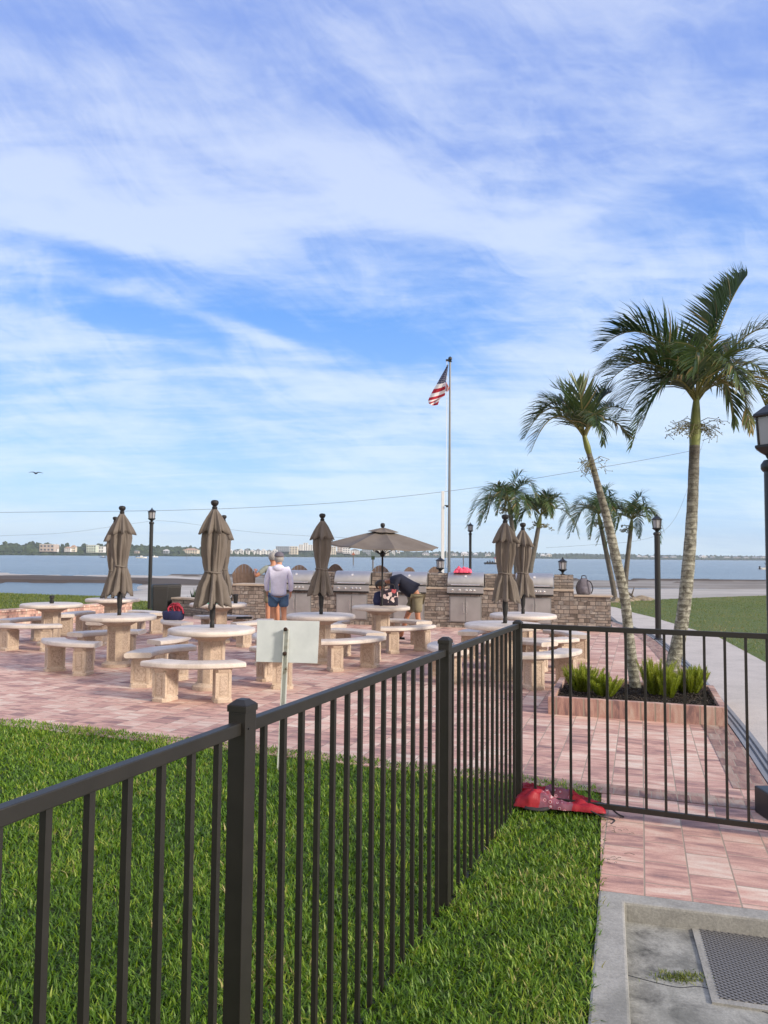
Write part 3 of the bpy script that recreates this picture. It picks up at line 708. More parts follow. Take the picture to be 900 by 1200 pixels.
blades_mesh_o = blades_mesh('grass', np.stack([xs, ys], 1), L, Wd, rng.uniform(.25, .97, nn), 'blade', tint=tn, segs=2)
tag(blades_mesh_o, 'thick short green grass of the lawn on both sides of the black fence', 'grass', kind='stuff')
print('grass blades', nn)
xs, ys = sample_poly(lawnR, 260000, (2, 34, 8, 38)); k = (np.abs(xs) < .6*ys+2.5) & (rng.random(len(xs)) < .9); xs, ys = xs[k], ys[k]; nn = len(xs)
pt = vnoise(xs, ys, .22, 2.0); prd = np.clip(1.6-(xs-np.interp(ys, [8, 13, 18, 24, 30, 36], [5.2, 6.1, 7.0, 7.8, 8.6, 9.2]))*.55, 0, 1)
blades_mesh_o = blades_mesh('grass', np.stack([xs, ys], 1), rng.uniform(.03, .06, nn), rng.uniform(.012, .026, nn), rng.uniform(.2, .9, nn), 'blade_far', tint=np.clip(rng.beta(2, 3, nn)+.45*pt+.25*prd, 0, 1), segs=1)
tag(blades_mesh_o, 'mown grass of the lawn beyond the pale concrete path', 'grass', kind='stuff')
xs, ys = sample_poly(lawnF, 70000, (-20, -5, 15, 34)); nn = len(xs)
blades_mesh_o = blades_mesh('grass', np.stack([xs, ys], 1), rng.uniform(.04, .09, nn), rng.uniform(.015, .03, nn), rng.uniform(.2, .8, nn), 'blade_far', segs=1, z0=-.02)
tag(blades_mesh_o, 'grass strip between the low brick wall and the bay', 'grass', kind='stuff')

mb = MB(); cr = catmull([kp(.10, .62), kp(.30, .66), kp(.42, .63), kp(.60, .74), kp(.85, .80), kp(1.3, .84)], 6)
for a_, b_ in zip(cr[:-1], cr[1:]): mb.beam(a_+Vector((0,0,-.0765)), b_+Vector((0,0,-.0765)), .003, .003)
tag(mb.build('crack', 'slot'), kind='structure')
mx = rng.normal(0, .05, (420, 2)); mc = kp(.33, .58)
mo = blades_mesh('moss', np.stack([mc.x+mx[:, 0]*1.1, mc.y+mx[:, 1]*.45, np.full(420, -.076)], 1), rng.uniform(.008, .022, 420), rng.uniform(.003, .006, 420), rng.uniform(.2, .9, 420), 'blade_far')
tag(mo, 'small patch of moss and weeds in the pit floor crack', 'moss', kind='stuff')
rl_ = random.Random(4)
litter = []
for k in range(16):
    q = (G(712, 965), G(708, 1000), G(1, 1))[0 if k < 9 else 1] + Vector((rl_.uniform(-.05, .12), rl_.uniform(-.25, .12), .016)); a_ = rl_.uniform(0, 6.28); L_ = rl_.uniform(.02, .07)
    litter.append((q, q+Vector((math.cos(a_)*L_, math.sin(a_)*L_, .008))))
mb = MB()
for a_, b_ in litter: mb.tube([a_, (a_+b_)/2+Vector((.004, .004, .004)), b_], .0016, 4)
tag(mb.build('twig_litter', 'wood'), 'thin dry twigs and grass clippings scattered on the pavers', 'litter', kind='stuff')

# ------------------------------------------------------------------ fence
RT = 1.245
def fence_run(t, A, B, posts, n_pick, open_bottom, z0=.055, own='fence'):
    A = Vector(A); B = Vector(B); d = (B-A); Ln = d.length; d.normalize(); loc = Vector(t.location)
    s = Vector((-d.y, d.x, 0))
    rotm = Matrix(((d.x, s.x, 0), (d.y, s.y, 0), (0, 0, 1)))
    for z, nm in ((RT-.017, 'top_rail'), (z0, 'bottom_rail')):
        mb = MB(); mb.box((A+B)/2+Vector((0, 0, z))-loc, (Ln-.052, .028, .034), rotm); mb.build(nm, 'fence', t, bevel=.003)
    gap = Ln/(n_pick+1)
    for i in range(1, n_pick+1):
        p = A+d*gap*i
        mb = MB(); mb.box(p+Vector((0, 0, (z0+RT)/2-.008))-loc, (.0165, .0165, RT-z0-.052), rotm); mb.build('picket', 'fence', t)
    return rotm
def post(t, p, rotm, h=1.285, w_=.055):
    loc = Vector(t.location); mb = MB(); mb.box(p+Vector((0, 0, h/2-.05))-loc, (w_, w_, h+.1), rotm); po = mb.build('post', 'fence', t, bevel=.0025)
    mb = MB(); c = p+Vector((0, 0, h))-loc
    mb.box(c+Vector((0, 0, .009)), (w_+.006, w_+.006, .018), rotm); mb.box(c+Vector((0, 0, .0255)), (w_+.004, w_+.004, .014), rotm, taper=.45)
    mb.build('cap', 'fence', po, bevel=.0015)
    mb = MB()
    for zz_ in (RT-.017,):
        for sx_ in (-1,):
            for q_ in ((.012*sx_, -w_/2-.0008), (w_/2+.0008, .012*sx_)): mb.box(p+rotm @ Vector((q_[0], q_[1], zz_))-loc, (.005, .005, .005), rotm)
    mb.build('screws', 'black', po)

P2f = P3-fd*1.647; P1f = P2f-fd*1.83; P0f = P1f-fd*1.83
ft = empty('metal_fence', P2f, 0, 'dark bronze metal picket fence running from the foreground to the corner post', 'fence')
for a, b, n_ in ((P0f, P1f, 15), (P1f, P2f, 15), (P2f, P3, 13)): rotm = fence_run(ft, a, b, None, n_, False, z0=-.01)
for p in (P0f, P1f, P2f, P3): post(ft, p, rotm, h=1.272 if p is not P3 else 1.235)
gt2 = empty('metal_gate', P3+fe*1.5, 0, 'black metal picket gate across the brick walkway, with low bottom rail', 'gate')
fence_run(gt2, P3+fe*.0, P3+fe*3.1, None, 25, False, z0=.075)
mbp = MB(); post(gt2, P3+fe*3.13, rotm)

# ------------------------------------------------------------------ concrete tables and benches
def ped_rf(a, z):
    q = (a+PI/8) % (PI/2)           # four wide recessed panels, four ribbed corners
    r = 1.0
    u = abs(q-PI/4)/(PI/4)          # 0 at panel middle, 1 at corner
    return (.80 if u < .55 else .80+.24*min(1, (u-.55)/.08)) * (1/ max(math.cos((a % (PI/4))-PI/8), .9))*.96
def make_table():
    t = empty('concrete_table', (0,0,0)); tag(t, None, 'table', 'round concrete tables on the patio')
    mb = MB(); mb.lathe([(.30, .672), (.44, .684), (.535, .694), (.546, .706), (.546, .738), (.538, .752), (.515, .760), (.02, .762)], 56); mb.build('tabletop', 'cast_top', t, smooth=50)
    mb = MB(); mb.lathe([(.165, .06), (.165, .60), (.19, .62)], 64, rf=ped_rf); mb.lathe([(.17, .605), (.22, .63), (.29, .66), (.30, .675)], 32)
    mb.lathe([(.235, 0), (.235, .045), (.20, .062), (.18, .085)], 32)
    pe = mb.build('pedestal', 'cast', t, smooth=25)
    mb = MB()
    for k in range(4):
        a = PI/8+PI/4+k*PI/2-PI/8*1; a = k*PI/2+PI/8
        rm = Matrix.Rotation(a, 3, 'Z'); mb.box(rm @ Vector((.128, 0, .33)), (.012, .12, .42), rm)
    mb.build('relief_panel', 'relief', pe)
    mb = MB(); mb.lathe([(.03, .761), (.03, .768), (.022, .772)], 16); mb.build('pole_ring', 'plastic_black', t)
    return t
def make_bench():
    t = empty('concrete_bench', (0,0,0)); tag(t, None, 'bench', 'curved concrete benches around the tables')
    # arc centred on the table: local origin = table centre, seat around -Y ; shift so that the empty stands at the bench
    r0, r1, hw = .735, 1.075, math.radians(35); N = 18; cx = Vector((0, -.9, 0))
    prof = [(r0+.02, .385), (r1-.02, .385), (r1, .40), (r1, .432), (r1-.008, .446), (r1-.03, .452), (r0+.03, .452), (r0+.008, .446), (r0, .432), (r0, .40)]
    vs = []
    for i in range(N+1):
        a = -PI/2-hw+2*hw*i/N
        for (r, z) in prof: vs.append(Vector((r*math.cos(a), r*math.sin(a), z))-cx)
    k = len(prof); fs = [(i*k+j, i*k+(j+1)%k, (i+1)*k+(j+1)%k, (i+1)*k+j) for i in range(N) for j in range(k)]+[tuple(range(k)), tuple(N*k+j for j in range(k-1, -1, -1))]
    mb = MB(); mb.add(vs, fs); mb.build('seat', 'cast_top', t, smooth=50)
    for sg in (-1, 1):
        a = -PI/2+sg*math.radians(21.5); rm = Matrix.Rotation(a, 3, 'Z'); c = rm @ Vector((.9, 0, 0))-cx
        mb = MB(); w2, d2, ch = .115, .085, .03
        oc = [(-w2+ch, -d2), (w2-ch, -d2), (w2, -d2+ch), (w2, d2-ch), (w2-ch, d2), (-w2+ch, d2), (-w2, d2-ch), (-w2, -d2+ch)]
        def ring(s_, z): return [rm @ Vector((x*s_, y*s_, 0))+c+Vector((0, 0, z)) for x, y in oc]
        rings = [ring(1.22, 0), ring(1.22, .035), ring(1.05, .05), ring(1.0, .06), ring(1, .33), ring(1.12, .355), ring(1.2, .384)]
        vs = [v for r_ in rings for v in r_]; n8 = 8
        mb.add(vs, [(i*n8+j, i*n8+(j+1)%n8, (i+1)*n8+(j+1)%n8, (i+1)*n8+j) for i in range(len(rings)-1) for j in range(n8)]+[tuple(range(7, -1, -1)), tuple(6*8+j for j in range(8))])
        for bx2 in (-1, 1):
            for by2 in (-1, 1): mb.box(c+rm @ Vector((bx2*(w2-.012), by2*(d2-.012), 0))+Vector((0, 0, .195)), (.036, .036, .29), rm)
        lg = mb.build('leg', 'cast', t)
        mb = MB()
        mb.box(c+rm @ Vector((w2+.002, 0, 0))+Vector((0, 0, .195)), (.006, .08, .22), rm); mb.box(c+rm @ Vector((-w2-.002, 0, 0))+Vector((0, 0, .195)), (.006, .08, .22), rm)
        mb.box(c+rm @ Vector((0, d2+.002, 0))+Vector((0, 0, .195)), (.14, .006, .22), rm); mb.box(c+rm @ Vector((0, -d2-.002, 0))+Vector((0, 0, .195)), (.14, .006, .22), rm)
        mb.build('relief_panel', 'relief', lg)
    return t
table0 = make_table(); bench0 = make_bench(); used = [False, False]
TS = [  # px, depth, table label, short, bench angles
 (247, 9.72, 'nearest round concrete table, left of the white sign, closed umbrella through it', 'nearest table left of the sign', (-91, 25, 153)),
 (138, 11.6, 'round concrete table near the left, with the frontmost of the paired closed umbrellas', 'table under the paired closed umbrellas', (-123, -4, 120)),
 (59, 14.2, 'leftmost round concrete table with only a short black pole stub', 'table with only a pole stub', (-92, 20, 150)),
 (131, 16.0, 'rearmost left concrete table, next to the low brick wall', 'rearmost table by the low brick wall', (-70, 50, 172)),
 (255, 14.8, 'round concrete table covered with bottles and cups', 'table with the bottles on it', (-150, -25, 95)),
 (375.5, 12.15, 'round concrete table just right of the white sign, closed umbrella through it', 'table right of the white sign', (-50, 48, 178)),
 (446, 14.3, 'round concrete table under the open umbrella, bag standing on it', 'table under the open umbrella', (-55, 58, 178)),
 (590, 10.75, 'round concrete table half hidden behind the fence corner post', 'table at the fence corner post', (-52, 68, 188)),
 (613, 12.6, 'round concrete table behind the corner post, nearest the stone counter', 'rear table behind the corner post', (-82, 18, 140))]
def side(a):
    a = (a+180) % 360-180
    if -115 <= a <= -65: return 'near side'
    if -65 < a <= -20: return 'near right side'
    if -20 < a <= 30: return 'right side'
    if 30 < a <= 85: return 'far right side'
    if 85 < a <= 125: return 'far side'
    if 125 < a <= 165: return 'far left side'
    if a > 165 or a < -150: return 'left side'
    return 'near left side'
TP = []
for i, (px, Y, lab, short, angs) in enumerate(TS):
    p = P(px, Y); p.z = .013; TP.append(p)
    if i == 0: table0.location = p; table0['label'] = lab; table0.rotation_euler.z = .25
    else: copy_tree(table0, p, .25+.5*i, lab)
    for a in angs:
        b = p+Vector((math.cos(math.radians(a)), math.sin(math.radians(a)), 0))*.9
        lb = 'curved concrete bench, %s of the %s' % (side(a), short)
        rz = math.radians(a+90)
        if not used[0]: used[0] = True; bench0.location = b; bench0.rotation_euler.z = rz; bench0['label'] = lb
        else: copy_tree(bench0, b, rz, lb)

# ------------------------------------------------------------------ umbrellas
def closed_umbrella(loc, ztop, zhem, label, seed, waist=.68, wide=1.0):
    t = empty('closed_umbrella', loc, 0, label, 'umbrella', 'closed taupe patio umbrellas'); rr = random.Random(seed)
    z0 = .77; Lc = ztop-.12-zhem
    mb = MB(); mb.tube([(0,0,z0-.01), (0,0,ztop-.08)], .019, 10); mb.build('pole', 'plastic_black', t, smooth=True)
    mb = MB(); mb.lathe([(.022, z0+.0), (.03, z0+.02), (.03, z0+.07), (.024, z0+.09), (.03, z0+.12), (.036, z0+.16), (.04, z0+.26), (.034, z0+.36)], 12); mb.build('hub', 'plastic_black', t, smooth=True)
    mb = MB(); mb.lathe([(.02, ztop-.14), (.034, ztop-.12), (.034, ztop-.09), (.022, ztop-.08), (.040, ztop-.066), (.050, ztop-.045), (.052, ztop-.032), (.046, ztop-.014), (.030, ztop-.003), (.01, ztop)], 14); mb.build('finial', 'plastic_black', t, smooth=True)
    ph = rr.uniform(0, 6.28); N = 96; zt = ztop-.12
    ams = [rr.uniform(.7, 1.3) for _ in range(8)]; pz = [rr.uniform(-1, 1) for _ in range(8)]
    def surf(prof, K=8, twist=.0):
        vs = []; n = len(prof)
        for (r, z, amp, drop) in prof:
            for j in range(N):
                a = 2*PI*j/N; s_ = (a+ph+twist*(zt-z))*K/2
                k = int(((a+ph) % (2*PI))/(2*PI)*K) % K
                fold = (1-abs(math.cos(s_)))**.8*2-1
                fold += .32*math.sin(s_*4+pz[k]*2+z*4)+.18*math.sin(s_*7+z*9+pz[k]*3)
                rad = r*(1+amp*fold*ams[k]) + .004*math.sin(9*z+3*a+ph)
                dz = -drop*abs(math.sin(s_))**2*ams[k]
                vs.append((rad*math.cos(a), rad*math.sin(a), z+dz))
        return vs, [(i*N+j, i*N+(j+1)%N, (i+1)*N+(j+1)%N, (i+1)*N+j) for i in range(n-1) for j in range(N)]
    def at(f): return zt-f*Lc
    w_ = wide
    body = []
    for i in range(34):
        f = .12+.88*i/33
        if f < .3: r = .075+.045*(f-.12)/.18
        elif f < waist: r = .118-.034*sm1(.36, waist, f)
        else: r = .084+.082*((f-waist)/(1-waist))**1.1
        amp = .26 if f < waist-.1 else (.26-.14*(1-abs(f-waist)/.1) if abs(f-waist) < .1 else .34)
        body.append((r*w_, at(f), amp, .07*max(0, (f-.85)/.15)))
    vs, fs = surf(body, 8, .5); mb = MB(); mb.add(vs, fs); ob = mb.build('canopy', 'canvas', t, smooth='all')
    so = ob.modifiers.new('thickness', 'SOLIDIFY'); so.thickness = .004
    cap = [(.03*w_, at(0), .1, 0), (.05*w_, at(.03), .12, 0), (.08*w_, at(.08), .16, 0), (.112*w_, at(.15), .2, 0), (.138*w_, at(.205), .26, .02), (.150*w_, at(.235), .32, .045)]
    vs, fs = surf(cap, 8, .2); mb = MB(); mb.add(vs, fs); ob = mb.build('vent_cap', 'canvas', t, smooth='all')
    so = ob.modifiers.new('thickness', 'SOLIDIFY'); so.thickness = .004
    mb = MB(); mb.tube([(.092*w_*math.cos(a), .092*w_*math.sin(a), at(waist)+.008*math.sin(2*a)) for a in [2*PI*j/20 for j in range(21)]], .012, 6); mb.build('tie_strap', 'canvas', t, smooth=True)
    return t
def sm1(a, b, x): q = min(1, max(0, (x-a)/(b-a))); return q*q*(3-2*q)
def zpix(px, py, Y): return R(px, py, Y).z
closed = [  # table index, ball top px y, hem y, label, dx, width
 (0, 585, 706, 'closed taupe umbrella standing in the nearest table left of the sign', 1.12),
 (1, 592, 693, 'closed taupe umbrella of the left pair, the front one', 1.0),
 (3, 605, 697, 'closed taupe umbrella of the left pair, half hidden behind the front one', 1.05),
 (4, 603, 694, 'closed taupe umbrella in the table with bottles, mostly hidden behind another', 1.0),
 (5, 601, 694, 'closed taupe umbrella in the table just right of the white sign', 1.05),
 (7, 602, 701, 'closed taupe umbrella above the fence corner, front one of two', 1.0),
 (8, 612, 696, 'closed taupe umbrella above the fence corner, rear one of two', .95)]
for i, (ti, yt, yh, lab, wd) in enumerate(closed):
    px, Y = TS[ti][0], TS[ti][1]
    q = TP[ti].copy(); q.z = 0
    if ti == 4: q = P(259.5, 14.8)
    if ti == 7: q = P(592, 10.75)
    closed_umbrella(q, zpix(px, yt, Y), zpix(px, yh, Y), lab, 11+i*3, wide=wd)
# pole stub
t = empty('umbrella_stub', TP[2]+Vector((0,0,.0)), 0, 'short black umbrella pole stub standing in the leftmost table', 'pole stub')
mb = MB(); mb.lathe([(.04, .77), (.04, .80), (.03, .81), (.03, .85), (.045, .86), (.045, .90), (.03, .91)], 14); mb.build('sleeve', 'plastic_black', t, smooth=True)
# white tag on the front umbrella's crank
# open umbrella
def open_umbrella(loc, label):
    t = empty('open_umbrella', loc, .0, label, 'umbrella'); zr, za, Rr = 1.89, 2.19, 1.10
    mb = MB(); mb.tube([(0,0,.75), (0,0,2.2)], .019, 10); mb.build('pole', 'plastic_black', t, smooth=True)
    mb = MB(); mb.lathe([(.02, 2.17), (.035, 2.2), (.02, 2.22), (.04, 2.25), (.045, 2.275), (.035, 2.305), (.01, 2.315)], 14); mb.build('finial', 'plastic_black', t, smooth=True)
    tilt = Matrix.Translation((0, 0, 1.9)) @ Matrix.Rotation(math.radians(2.2), 4, 'Y') @ Matrix.Rotation(math.radians(4.5), 4, 'X') @ Matrix.Translation((0, 0, -1.9)); rot0 = PI/8*.55
    def canopy(R0, R1, z0_, z1, sag, nr=10, na=8*8):
        vs = []
        for i in range(nr+1):
            f = i/nr
            for j in range(na):
                a = 2*PI*j/na; u = (j % 8)/8; k = math.cos(PI/8)/math.cos((u-.5)*PI/4)
                r = (R0+(R1-R0)*f)*(k*(1-.06*math.sin(u*PI)*f))
                z = z0_+(z1-z0_)*(f**1.12)-sag*math.sin(u*PI)*math.sin(f*PI*.75)+.0
                vs.append(tilt @ Vector((r*math.cos(a+rot0), r*math.sin(a+rot0), z)))
        return vs, [(i*na+j, i*na+(j+1)%na, (i+1)*na+(j+1)%na, (i+1)*na+j) for i in range(nr) for j in range(na)]
    vs, fs = canopy(.10, Rr, za-.03, zr, .035); mb = MB(); mb.add(vs, fs)
    # valance lip
    ob = mb.build('canopy', 'canvas', t, smooth=28); so = ob.modifiers.new('thickness', 'SOLIDIFY'); so.thickness = .003
    vs, fs = canopy(.02, .30, za+.035, za-.035, .012, 5); mb = MB(); mb.add(vs, fs)
    ob = mb.build('vent_cap', 'canvas', t, smooth=28); so = ob.modifiers.new('thickness', 'SOLIDIFY'); so.thickness = .003
    for k in range(8):
        a = k*PI/4+rot0; mb = MB()
        pts = [tilt @ Vector((r*math.cos(a), r*math.sin(a), za-.045+(zr-za+.02)*(r/Rr)**1.12)) for r in (.05, .4, .75, 1.08)]
        mb.tube(pts, .008, 5); mb.tube([tilt @ Vector((.03*math.cos(a), .03*math.sin(a), 1.72)), pts[2]*.5+pts[1]*.5], .007, 5); mb.build('rib', 'plastic_black', t)
    mb = MB(); mb.lathe([(.03, 1.68), (.045, 1.7), (.045, 1.76), (.03, 1.78)], 12); mb.build('hub', 'plastic_black', t, smooth=True)
    return t
open_umbrella(TP[6]-Vector((-.02, 0, .0)), 'open taupe patio umbrella on a black pole shading a table')

# ------------------------------------------------------------------ lamps
def lantern_parts(parent, z, s, hx=6):
    """frosted lantern: base flare at z, total height ~.42*s, radius ~.125*s"""
    mb = MB(); mb.lathe([(.03*s, z), (.045*s, z+.02*s), (.05*s, z+.035*s), (.09*s, z+.06*s), (.122*s, z+.085*s), (.122*s, z+.10*s), (.105*s, z+.105*s)], hx); ba = mb.build('lantern_base', 'black', parent)
    mb = MB(); mb.lathe([(.088*s, z+.105*s), (.102*s, z+.30*s)], hx); gl = mb.build('lantern_glass', 'lens', parent)
    mb = MB()
    for k in range(hx):
        a = 2*PI*k/hx; c, s_ = math.cos(a), math.sin(a); mb.beam((.094*s*c, .094*s*s_, z+.10*s), (.108*s*c, .108*s*s_, z+.305*s), .012*s, .012*s)
    mb.build('frame', 'black', gl)
    mb = MB(); mb.lathe([(.125*s, z+.298*s), (.135*s, z+.306*s), (.13*s, z+.32*s), (.075*s, z+.36*s), (.06*s, z+.372*s), (.03*s, z+.39*s), (.018*s, z+.40*s), (.022*s, z+.415*s), (.006*s, z+.44*s)], hx); mb.build('lantern_roof', 'black', parent)
def lamp_post(loc, h, label, r=.045, base=True, s=1.0):
    t = empty('lamp_post', loc, 0, label, 'lamp post', 'black lamp posts with frosted lanterns')
    mb = MB(); mb.tube([(0,0,0), (0,0,h-.46*s)], r, 12)
    mb.lathe([(r*1.1, h-.52*s), (r*1.35, h-.50*s), (r*1.35, h-.47*s), (r, h-.44*s)], 12); mb.build('pole', 'black', t, smooth=True)
    mb = MB()
    if base: mb.box((-.01,0,.088), (.22, .2, .176)); mb.build('base', 'black', t, bevel=.012)
    else: mb.lathe([(.09, 0), (.09, .03), (.055, .06), (.05, .2)], 12); mb.build('base', 'black', t, smooth=True)
    lantern_parts(t, h-.44*s, s); return t
p = P(175, 24); lamp_post(p+Vector((0,0,-.1)), zpix(175, 594.5, 24)+.1, 'tall black lamp post beside the two black bins', .06, False)
p = P(551, 32); lamp_post(p+Vector((0,0,-.3)), zpix(551, 612, 32)+.3, 'black lamp post behind the stone counter, right of the flagpole', .055, False)
p = P(771.5, 16); lamp_post(p, zpix(771, 602, 16), 'black lamp post at the path edge between the two big palm trunks', .06, False, .86)
p = P(914, 5.05); lamp_post(p+Vector((0,0,.01)), 2.79, 'nearest black lamp post, cut by the right edge, on a square base', .055, True, .97)

# ------------------------------------------------------------------ stone grill counter
Lw = (wallR-wallL).length; wd = (wallR-wallL).normalized(); wrz = math.atan2(wd.y, wd.x); wn = Vector((-wd.y, wd.x, 0))
def SX(px):   # local x where pixel column px meets the counter's front plane
    d = ray(px, 735); # intersect plane through wallL with normal wn
    t_ = (wallL).dot(wn)/(d.x*wn.x+d.y*wn.y); q = Vector((d.x*t_, d.y*t_, 0)); return (q-wallL).dot(wd)
isl = empty('stone_counter', wallL, wrz, 'long stacked-stone barbecue counter with built-in grills and cabinet doors', 'counter')
xe = SX(672.5)
mb = MB(); mb.box((xe/2, .35, .46), (xe, .7, .92)); mb.build('wall', 'ledge', isl)
mb = MB(); mb.box(((xe+Lw)/2+.002, .36, .40), (Lw-xe, .64, .80)); mb.build('low_wall', 'ledge', isl)
mb = MB(); mb.box(((xe+Lw)/2+.03, .36, .82), (Lw-xe+.05, .72, .04)); mb.build('low_counter_top', 'cap_stone', isl, bevel=.006)
gl = [(325, 367), (391, 433), (458, 500), (524, 567), (604, 649)]
gx_ = [(SX(a), SX(b)) for a, b in gl]
xs0 = 0
mb = MB(); mb.box((xe/2, .33, .945), (xe, .72, .045)); mb.build('counter_top', 'cap_stone', isl, bevel=.006)
ends = [b for a, b in gx_]; starts = [a for a, b in gx_]+[xe]
for i in range(5):
    a = ends[i]+.015; b = starts[i+1]-.015
    if i == 4: b = xe
    mb = MB(); mb.box(((a+b)/2, .40, 1.135), (b-a, .5, .33)); mb.build('pier', 'ledge', isl)
for (a, b) in gx_:
    c = (a+b)/2; w_ = (b-a)*.84
    fr_ = MB(); fr_.box((c, -.004, .45), (w_+.03, .02, .62)); fo = fr_.build('cabinet_frame', 'steel_dark', isl, bevel=.003)
    for sg in (-1, 1):
        mb = MB(); mb.box((c+sg*w_/4, -.02, .45), (w_/2-.02, .018, .57)); dr = mb.build('door', 'steel', isl, bevel=.003)
        mb = MB(); mb.tube([(c+sg*.035, -.055, .36), (c+sg*.035, -.055, .62)], .009, 8)
        for z in (.38, .60): mb.tube([(c+sg*.035, -.055, z), (c+sg*.035, -.02, z)], .007, 6)
        mb.build('handle', 'knob', dr, smooth=True)
def make_grill(w_):
    t = empty('built_in_grill', (0,0,0)); tag(t, None, 'grill', 'stainless steel grills built into the stone counter')
    # hood: rounded profile extruded along x
    pr_ = [(-.02, 1.00), (-.03, 1.06), (-.015, 1.13), (.03, 1.22), (.10, 1.29), (.19, 1.325), (.33, 1.33), (.43, 1.29), (.47, 1.2), (.47, 1.0)]
    mb = MB(); n = len(pr_); vs = [(sx*w_/2, y, z) for sx in (-1, 1) for y, z in pr_]
    mb.add(vs, [tuple(range(n)), tuple(range(2*n-1, n-1, -1))]+[(i, (i+1)%n, n+(i+1)%n, n+i) for i in range(n)]); hd = mb.build('hood', 'steel', t, bevel=.004, smooth=30)
    mb = MB(); mb.lathe([(.03, 0), (.03, .012), (.005, .014)], 16)
    rm = Matrix.Rotation(math.radians(62), 3, 'X'); mb.v = [tuple(rm @ Vector(v)+Vector((0, .045, 1.235))) for v in mb.v]; mb.build('thermometer', 'knob', hd)
    mb = MB(); mb.tube([(-w_*.4, -.085, 1.035), (w_*.4, -.085, 1.035)], .012, 10)
    for sg in (-1, 1): mb.tube([(sg*w_*.38, -.085, 1.035), (sg*w_*.38, -.02, 1.045)], .010, 8)
    mb.build('hood_handle', 'knob', hd, smooth=True)
    mb = MB(); mb.box((0, -.045, .90), (w_, .11, .165)); pn = mb.build('control_panel', 'steel', t, bevel=.008)
    mb = MB(); mb.box((0, .18, .992), (w_-.02, .5, .03)); mb.build('firebox', 'plastic_black', t)
    for k in (-.36, -.16, .03, .14, .25, ):
        mb = MB(); mb.lathe([(.03, 0), (.03, .006), (.024, .01), (.022, .035), (.018, .04)], 14); rm = Matrix.Rotation(PI/2, 3, 'X')
        mb.v = [tuple(rm @ Vector(v)+Vector((k*w_, -.10, .905))) for v in mb.v]; mb.build('knob', 'knob', pn, smooth=True)
    mb = MB(); mb.box((0, -.10, .825), (w_, .02, .03)); mb.build('drip_lip', 'plastic_black', pn)
    return t
gw0 = gx_[3][1]-gx_[3][0]
glab = ['stainless grill beside the standing man, left end of the counter', 'stainless grill behind the closed umbrella right of the standing man', 'stainless grill behind the bending man',
        'stainless grill with a pink towel on its lid', 'stainless grill nearest the grey backpack, behind two closed umbrellas']
Rz = Matrix.Rotation(wrz, 3, 'Z'); g0_ = None
for i, (a, b) in enumerate(gx_):
    loc = wallL+Rz @ Vector(((a+b)/2, 0, 0)); loc.z = 0
    if i == 0: g0_ = make_grill(gw0*.985); g0_.location = loc; g0_.rotation_euler.z = wrz; g0_['label'] = glab[0]
    else: copy_tree(g0_, loc, wrz, glab[i], scale=((b-a)/gw0, 1, 1))
def WLp(px, y, z): q = wallL+Rz @ Vector((SX(px), y, 0)); q.z = z; return q
for i, (px, lab) in enumerate(((513, 'frosted black lantern on the stone pier above the bending man'), (660, 'frosted black lantern on the right end pier beside the grey backpack'))):
    t = empty('pier_lantern', WLp(px, .38, 1.30), 0, lab, 'lantern', 'lanterns on the counter piers'); mb = MB(); mb.lathe([(.06, 0), (.06, .012), (.025, .03), (.02, .05), (.03, .06)], 12); mb.build('foot', 'black', t, smooth=True); lantern_parts(t, .045, .85)
# towel
def cloth_lump(name, loc, size, m, label, cat, seed, rz=0, fold=.35, tap=0.0):
    n1_, n2_ = 44, 30; vs = []
    for i in range(n1_+1):
        for j in range(n2_+1):
            u = i/n1_*2-1; v = j/n2_*2-1
            e = max(0, 1-abs(u)**3.2)*max(0, 1-abs(v)**3.0)
            nz_ = mnoise.fractal(Vector((u*1.8+seed, v*1.8, seed)), .8, 2, 4); nx = mnoise.noise(Vector((u*1.3, v*1.3, seed+4)))
            wav = abs(mnoise.noise(Vector((u*2.6+seed, v*4.5, 2.2))))
            vs.append((size[0]/2*(u*(1+.12*nx)), size[1]/2*(v*(1+.2*nz_)*(1-tap*.45*(u+1)/2)), size[2]*(e**.45)*(.62+fold*nz_+.75*wav)*(1-tap*(u+1)/2)))
    fs = [(i*(n2_+1)+j, (i+1)*(n2_+1)+j, (i+1)*(n2_+1)+j+1, i*(n2_+1)+j+1) for i in range(n1_) for j in range(n2_)]
    k = len(vs); vs += [(x, y, -.002) for x, y, z in vs]
    rim = [i*(n2_+1) for i in range(n1_+1)]+[n1_*(n2_+1)+j for j in range(1, n2_+1)]+[i*(n2_+1)+n2_ for i in range(n1_-1, -1, -1)]+[j for j in range(n2_-1, 0, -1)]
    fs += [tuple(reversed([q+k for q in f])) for f in fs]+[(rim[i], rim[i-1], rim[i-1]+k, rim[i]+k) for i in range(len(rim))]
    mb = MB(); mb.add(vs, fs); o_ = mb.build(name, m, None, smooth='all', loc=loc); o_.rotation_euler.z = rz
    return tag(o_, label, cat)
cloth_lump('towel', WLp(541, .22, 1.325), (.42, .30, .13), 'pink_cloth', 'crumpled bright pink towel lying on a grill lid', 'towel', 3.1, wrz)
